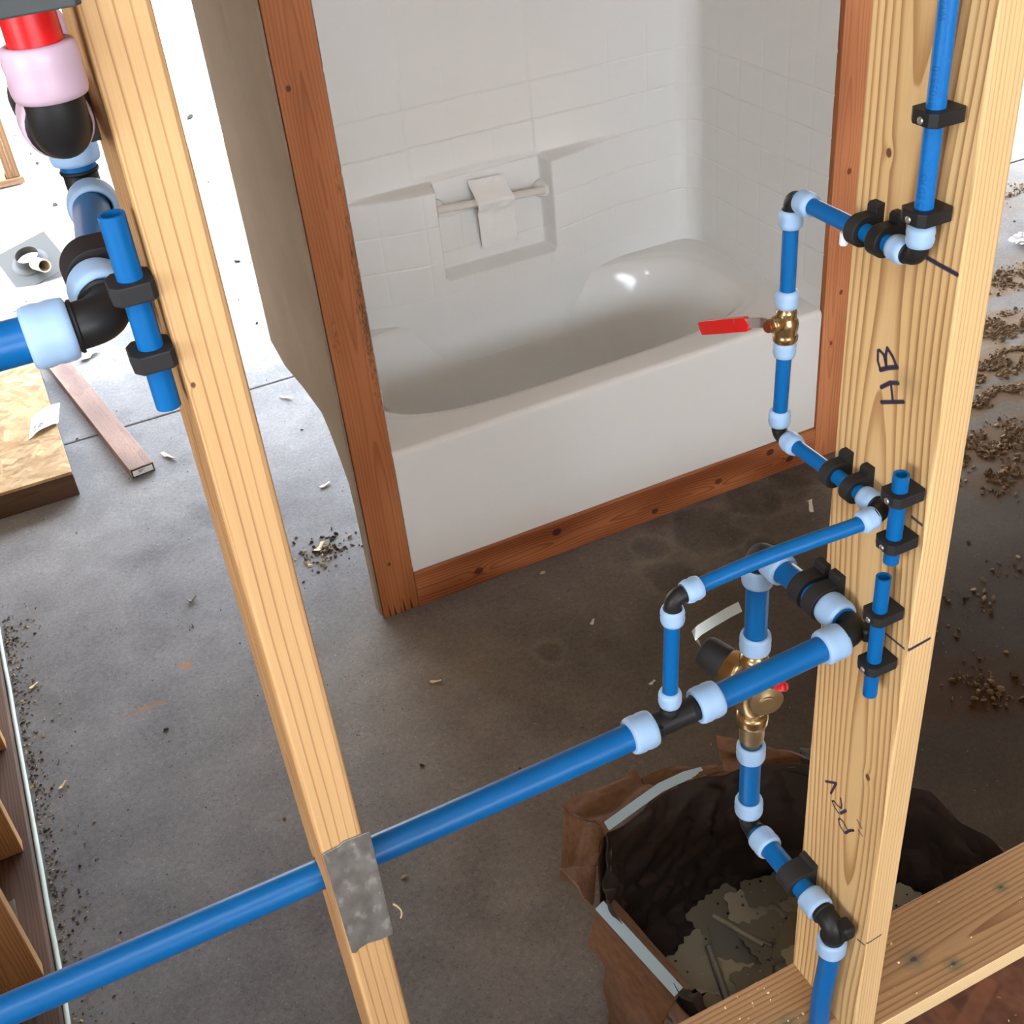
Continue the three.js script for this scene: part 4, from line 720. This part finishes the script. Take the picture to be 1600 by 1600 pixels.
/* ------------------------------------------------ things on the garage floor */
{ // OSB topped box platform
  const t = thing('platform_box', 'low OSB topped platform with dark lumber sides at the left edge', 'platform', [-0.091, 0, -3.884]);
  const c = document.createElement('canvas'); c.width = c.height = 1024; const g = c.getContext('2d'); g.fillStyle = '#9c8057'; g.fillRect(0, 0, 1024, 1024);
  const cols = ['#ad9369', '#a38a60', '#8c6c42', '#bba47b', '#98794c', '#7a5b36', '#a98f64'];
  for (let i = 0; i < 2600; i++) { g.save(); g.translate(rnd() * 1024, rnd() * 1024); g.rotate(rr(-0.9, 0.9) + (rnd() < 0.3 ? 1.57 : 0)); g.globalAlpha = rr(0.35, 0.8); g.fillStyle = cols[Math.floor(rnd() * cols.length)]; const w = rr(30, 120), h = rr(8, 34); g.beginPath(); g.moveTo(-w / 2, -h / 2 + rr(0, 4)); g.lineTo(w / 2, -h / 2); g.lineTo(w / 2 + rr(-8, 8), h / 2); g.lineTo(-w / 2 + rr(-8, 8), h / 2); g.fill(); g.globalAlpha = 0.15; g.strokeStyle = '#6b4a28'; g.stroke(); g.restore(); }
  g.globalAlpha = 1; const ot = tex(c); ot.repeat.set(1 / 1.2, 1 / 1.2); const om = std(0xffffff, 0.8, { map: ot });
  const bx = (w, h, d, x, y, z) => { const b = new RoundedBoxGeometry(w, h, d, 1, 0.002).translate(x, y, z), p = b.attributes.position, uv = b.attributes.uv; for (let i = 0; i < p.count; i++) uv.setXY(i, p.getX(i), p.getZ(i)); return b; };
  part('osb_sheet', bx(0.48, 0.012, 1.0, -0.24, 0.095, -0.5), om, t);
  const sm = woodMat({ w: 0.1, h: 1.3, px: 96, py: 512, early: [74, 52, 33], late: [54, 36, 22], s: 161, pith: 0.02 }, 0.85);
  const f = boardGeo(0.0885, 0.48, 0.038); f.rotateZ(Math.PI / 2); part('side_board', f, sm, t).position.set(-0.24, 0.0447, -0.02);
  const s2 = boardGeo(0.0885, 0.92, 0.038); s2.rotateZ(Math.PI / 2); s2.rotateY(Math.PI / 2); part('side_board', s2, sm, t).position.set(-0.02, 0.0447, -0.505);
  const f2 = f.clone(); part('side_board', f2, sm, t).position.set(-0.24, 0.0447, -0.98);
  // crumpled label lying on it
  const lc = document.createElement('canvas'); lc.width = 128; lc.height = 128; const q = lc.getContext('2d'); q.fillStyle = '#e9e9e6'; q.fillRect(0, 0, 128, 128); q.fillStyle = 'rgba(50,62,110,0.55)'; for (let i = 0; i < 70; i++) q.fillRect(rr(8, 60), rr(70, 118), rr(4, 14), rr(2, 5)); q.fillStyle = 'rgba(70,70,80,0.35)'; for (let i = 0; i < 30; i++) q.fillRect(rr(10, 110), rr(10, 66), rr(6, 24), 2);
  const pg = sheet((u, v) => V3(-0.20 + u * 0.115 + v * 0.03, 0.105 + 0.012 * Math.sin(u * 3.1) + 0.010 * v + 0.004 * noise(u * 4, v * 4, 1), -4.20 - v * 0.14 - u * 0.06), 12, 12, 0.0008);
  solo('paper_scrap', pg, std(0xffffff, 0.75, { map: tex(lc), side: THREE.DoubleSide }), 'crumpled white printed label lying on the OSB platform', 'scrap');
}
{ // treated stick with end tag
  const a = V3(0.140, 0, -3.885), b = V3(-0.062, 0, -5.25), L = a.distanceTo(b);
  const t = thing('lumber_stick', 'reddish incised treated lumber piece with a white end tag on the floor', 'lumber', [(a.x + b.x) / 2, 0.0195, (a.z + b.z) / 2]);
  const m = woodMat({ w: 0.09, h: 1.5, px: 128, py: 1024, pith: 0.03, depth: 0.03, early: [126, 102, 92], late: [108, 84, 74], s: 171, blot: 14, lateAmt: 0.5, after: (g) => { for (let i = 0; i < 700; i++) { g.fillStyle = `rgba(60,40,40,${rr(0.2, 0.6)})`; g.fillRect(rr(-0.045, 0.045), rr(-0.75, 0.75), 0.0014, rr(0.004, 0.010)); } for (let i = 0; i < 5; i++) { g.fillStyle = 'rgba(80,64,66,0.22)'; g.beginPath(); g.ellipse(rr(-0.045, 0.045), rr(-0.75, 0.75), 0.028, rr(0.04, 0.12), 0, 0, 6.3); g.fill(); } } }, 0.85);
  const g = boardGeo(0.089, L, 0.038, 0.002); g.rotateX(-Math.PI / 2);
  part('lumber', g, [m, m, endGrain, endGrain, m, m], t);
  const c = document.createElement('canvas'); c.width = 256; c.height = 96; const q = c.getContext('2d'); q.fillStyle = '#1c1c20'; q.fillRect(0, 0, 256, 96); q.fillStyle = '#d8d8d6'; q.fillRect(14, 16, 228, 66); q.fillStyle = 'rgba(50,56,90,0.6)'; for (let i = 0; i < 40; i++) q.fillRect(rr(60, 150), rr(24, 70), rr(4, 16), 4);
  const tagG = new RoundedBoxGeometry(0.084, 0.034, 0.0012, 1, 0.0004).translate(0, 0, L / 2 + 0.0006);
  part('end_tag', tagG, std(0xffffff, 0.6, { map: tex(c) }), t, 'white paper end tag with a dark border');
  t.rotation.y = Math.atan2(a.x - b.x, a.z - b.z);
}
{ // metal roof flashing with a cream pipe pushed through it
  const t = thing('roof_flashing', 'square grey metal pipe flashing with a raised collar on the bright floor at left', 'flashing', [0.03, 0.062, -6.10]);
  const galv = std(0x1f211f, 0.6, { metalness: 0.0 });
  const s = new THREE.Shape(); s.moveTo(-0.14, -0.155); s.lineTo(0.14, -0.155); s.lineTo(0.14, 0.155); s.lineTo(-0.14, 0.155); s.closePath(); const h = new THREE.Path(); h.absarc(-0.01, 0.0, 0.07, 0, Math.PI * 2, true); s.holes.push(h);
  const g = new THREE.ExtrudeGeometry(s, { depth: 0.002, bevelEnabled: false, curveSegments: 24 }); g.rotateX(-Math.PI / 2); part('base_sheet', g, galv, t);
  part('collar', lathe([[0.092, 0.002], [0.088, 0.008], [0.074, 0.012], [0.066, 0.03], [0.058, 0.055], [0.056, 0.055], [0.064, 0.028], [0.070, 0.004]], 36).translate(-0.01, 0, 0), galv, t);
  { const ez = V3(0.06, -0.09, 0.25).normalize(), ex0 = V3(0.29, 0.06, -0.05).normalize(), ey = new THREE.Vector3().crossVectors(ez, ex0).normalize(), ex = new THREE.Vector3().crossVectors(ey, ez); t.quaternion.setFromRotationMatrix(new THREE.Matrix4().makeBasis(ex, ey, ez)); }
  const a = V3(0.015, 0.045, -6.16), b = V3(0.075, 0.115, -5.86);
  solo('plastic_pipe', pipeGeo([a, b], 0.031, 0.86), M.pvc, 'short cream plastic pipe poking out of the grey flashing', 'pipe');
}
/* wood chips and scraps that can be picked out */
{
  const cm = std(0xd8c49c, 0.8), cw = std(0xd9d4c6, 0.8), cd = std(0x6a5c4c, 0.85);
  const chip = (l, w, h, curl) => sheet((u, v) => V3((u - 0.5) * l, 0.002 + curl * Math.pow(u - 0.5, 2) * 4 + h * v * (u > 0.4 ? 1 : 0.3), (v - 0.5) * w * (1 - 0.5 * Math.abs(u - 0.5) + 0.2 * Math.sin(u * 7))), 8, 3, 0.0022);
  const list = [
    ['pale folded wood chip on the floor between the stub pipe and the treated lumber', 0.12, -4.98, 0.13, 0.05, 0.02, 0.01, 0.6, cm],
    ['pale wood shaving on the floor just right of the treated lumber end tag', 0.245, -3.95, 0.10, 0.025, 0.012, 0.008, -1.1, cm],
    ['pale wood splinter on the floor behind the thin bent pipe near the right stud', 2.0, -2.44, 0.085, 0.018, 0.01, 0.006, 1.0, cw],
    ['small tan wood chip on the floor right of the left stud at mid height', 0.65, -2.33, 0.042, 0.015, 0.004, 0.003, -0.4, cm],
    ['tiny white chip on the floor in front of the sill board', 1.14, -2.32, 0.03, 0.014, 0.004, 0.003, 0.8, cw],
    ['small tan chip on the left floor beside the sill plate, the upper one', -0.37, -2.92, 0.038, 0.015, 0.006, 0.003, 0.5, cm],
    ['small tan chip on the left floor beside the sill plate, the lower one', -0.35, -2.48, 0.038, 0.013, 0.006, 0.003, 0.8, cm],
    ['thin shaving on the bright floor between the left stud and the cardboard', 0.75, -4.12, 0.08, 0.018, 0.006, 0.004, -0.9, cm],
    ['small dark chip on the floor under the cardboard sheet', 0.87, -3.93, 0.05, 0.02, 0.006, 0.003, 0.1, cd],
    ['pale chip on the floor below the cut edge of the cardboard sheet', 0.69, -3.44, 0.055, 0.022, 0.006, 0.004, 0.3, cm],
    ['dark clod of dirt on the floor left of the left stud', 0.13, -3.06, 0.035, 0.025, 0.012, 0.008, 0.3, cd],
    ['pale fragment on the dark floor under the thick vertical pipe', 1.16, -2.02, 0.028, 0.012, 0.004, 0.002, 0.3, cw],
    ['larger chip among the crumbs beside the foot of the left upright frame board', 0.56, -3.10, 0.06, 0.03, 0.012, 0.008, 0.7, cm],
  ];
  for (const [label, x, z, l, w, h, curl, a, m] of list) { const o = solo('wood_chip', chip(l * 0.75, w * 0.7, h * 0.7, curl * 0.8), m, label, 'chip', [x, 0.001, z]); o.rotation.y = a; }
  // shaving hanging by the guard plate
  const sp = sheet((u, v) => V3(0.115 + 0.006 * Math.sin(u * 2.4), 1.362 - u * 0.026, ZF - 0.006 + v * 0.003 * (1 - u * 0.7)), 10, 2, 0.0012);
  solo('wood_splinter', sp, cm, 'pale splinter hanging under the thick pipe right of the guard plate', 'splinter');
  // foil scrap at the right edge
  const fo = sheet((u, v) => V3(3.915 + u * 0.10, 0.012 + 0.03 * Math.abs(noise(u * 4, v * 4, 2)) + 0.012 * Math.sin(u * 3), -3.48 - v * 0.10), 10, 10, 0.001);
  solo('plastic_scrap', fo, phys(0xe6ebee, 0.15, { metalness: 0.5 }), 'crumpled shiny scrap on the floor at the right edge', 'scrap');
}
/* grit, crumbs and trodden dirt */
{
  const lump = new THREE.IcosahedronGeometry(1, 1); { const p = lump.attributes.position; for (let i = 0; i < p.count; i++) { const k = 1 + 0.5 * noise(p.getX(i) * 1.7, p.getY(i) * 1.7, p.getZ(i) * 1.7 + 3); p.setXYZ(i, p.getX(i) * k, p.getY(i) * k * 0.6, p.getZ(i) * k); } lump.computeVertexNormals(); }
  const scatter = (name, label, cat, spots, mat) => {
    const m = new THREE.InstancedMesh(lump, mat, spots.length), q = new THREE.Object3D(), c = new THREE.Color();
    spots.forEach(([x, z, s, col, y = 0], i) => { q.position.set(x, y + s * 0.3, z); q.rotation.set(rr(0, 6), rr(0, 6), rr(0, 6)); q.scale.set(s * rr(0.7, 1.5), s * rr(0.6, 1), s * rr(0.7, 1.5)); q.updateMatrix(); m.setMatrixAt(i, q.matrix); m.setColorAt(i, c.set(col)); });
    m.name = name; m.castShadow = m.receiveShadow = true; scene.add(m); tag(m, label, cat, null, 'stuff');
  };
  const a = [], pick = (l) => l[Math.floor(rnd() * l.length)], GR = ['#5a5148', '#6d6152', '#4a443e', '#8c8069', '#b9a684', '#3b3733'];
  for (let i = 0; i < 420; i++) a.push([rr(-0.4, 2.4), rr(-7.2, -1.6), Math.pow(rnd(), 4) * 0.006 + 0.0012, pick(GR)]);
  for (let i = 0; i < 3200; i++) a.push([rr(-0.42, 2.6), rr(-4.6, -1.3), Math.pow(rnd(), 2) * 0.0013 + 0.0006, pick(GR)]);
  for (let i = 0; i < 900; i++) { const z = rr(-1.4, -3.3); a.push([-0.425 + Math.abs(rr(-1, 1) * rr(0, 1)) * (i < 500 ? 0.05 : 0.16), z, rr(0.001, 0.0042), pick(GR)]); }
  for (let i = 0; i < 170; i++) { const r = Math.abs(rr(-1, 1) * rr(0, 1)) * 0.2, t = rr(0, 6.3); a.push([0.58 + Math.cos(t) * r * 1.0, -3.08 + Math.sin(t) * r * 0.8, rr(0.0015, 0.007), pick(GR)]); }
  for (let i = 0; i < 200; i++) a.push([rr(0.2, 4), rr(-9, -5.5), Math.pow(rnd(), 2) * 0.014 + 0.003, pick(GR)]);
  scatter('floor_grit', 'scattered crumbs and grit on the concrete floor', 'grit', a, std(0xffffff, 0.95));
  const d = [], BR = ['#6b563e', '#745e44', '#604d38', '#806a4d', '#564432'];
  const heaps = [[3.3, -3.02, 0.22, 0.09, 900], [3.12, -2.80, 0.24, 0.08, 900], [2.92, -2.64, 0.2, 0.05, 450], [2.72, -2.42, 0.22, 0.10, 420], [2.6, -2.25, 0.14, 0.08, 120], [2.05, -1.83, 0.16, 0.1, 40], [1.9, -1.58, 0.12, 0.10, 90], [2.35, -1.9, 0.2, 0.1, 40], [3.7, -3.3, 0.3, 0.1, 300], [4.2, -4.0, 0.35, 0.12, 200]];
  for (const [x, z, ax, az, n] of heaps) for (let i = 0; i < n * 3; i++) { const t = rr(0, 6.3), r = Math.sqrt(rnd()) * rr(0.5, 1.25), q = 0.55 + 0.9 * noise((x + Math.cos(t) * ax * r) * 14, (z + Math.sin(t) * az * r) * 14, 2); if (q < 0.45) continue; d.push([x + Math.cos(t) * ax * r, z + Math.sin(t) * az * r, Math.pow(rnd(), 4) * 0.0068 + 0.0013, pick(BR), rnd() * 0.003 * (1 - r * 0.7)]); }
  for (let i = 0; i < 300; i++) d.push([rr(1.7, 4.2), rr(-4.0, -1.4), Math.pow(rnd(), 3) * 0.006 + 0.0012, pick(BR)]);
  scatter('dirt_clods', 'brown dirt and sand clods trodden onto the floor at the right', 'dirt', d, std(0xffffff, 0.97));
  const s = []; for (let i = 0; i < 70; i++) { const o = rnd() < 0.5; s.push([o ? rr(0.57, 0.665) : rr(0.76, 1.4), rr(ZB + 0.004, ZF - 0.004), rr(0.0006, 0.0019), pick(['#e5cf9c', '#d9bd86', '#f0dfb4']), PLATE_T]); }
  for (let i = 0; i < 140; i++) s.push([rr(0.75, 1.5), rr(-0.66, -0.45), rr(0.0008, 0.003), pick(['#b88f5e', '#d9bd86', '#8a5c38']), YF]);
  scatter('sawdust', 'sawdust crumbs on the bottom plate and the boards before it', 'sawdust', s, std(0xffffff, 0.9));
}
renderer.render(scene, camera);
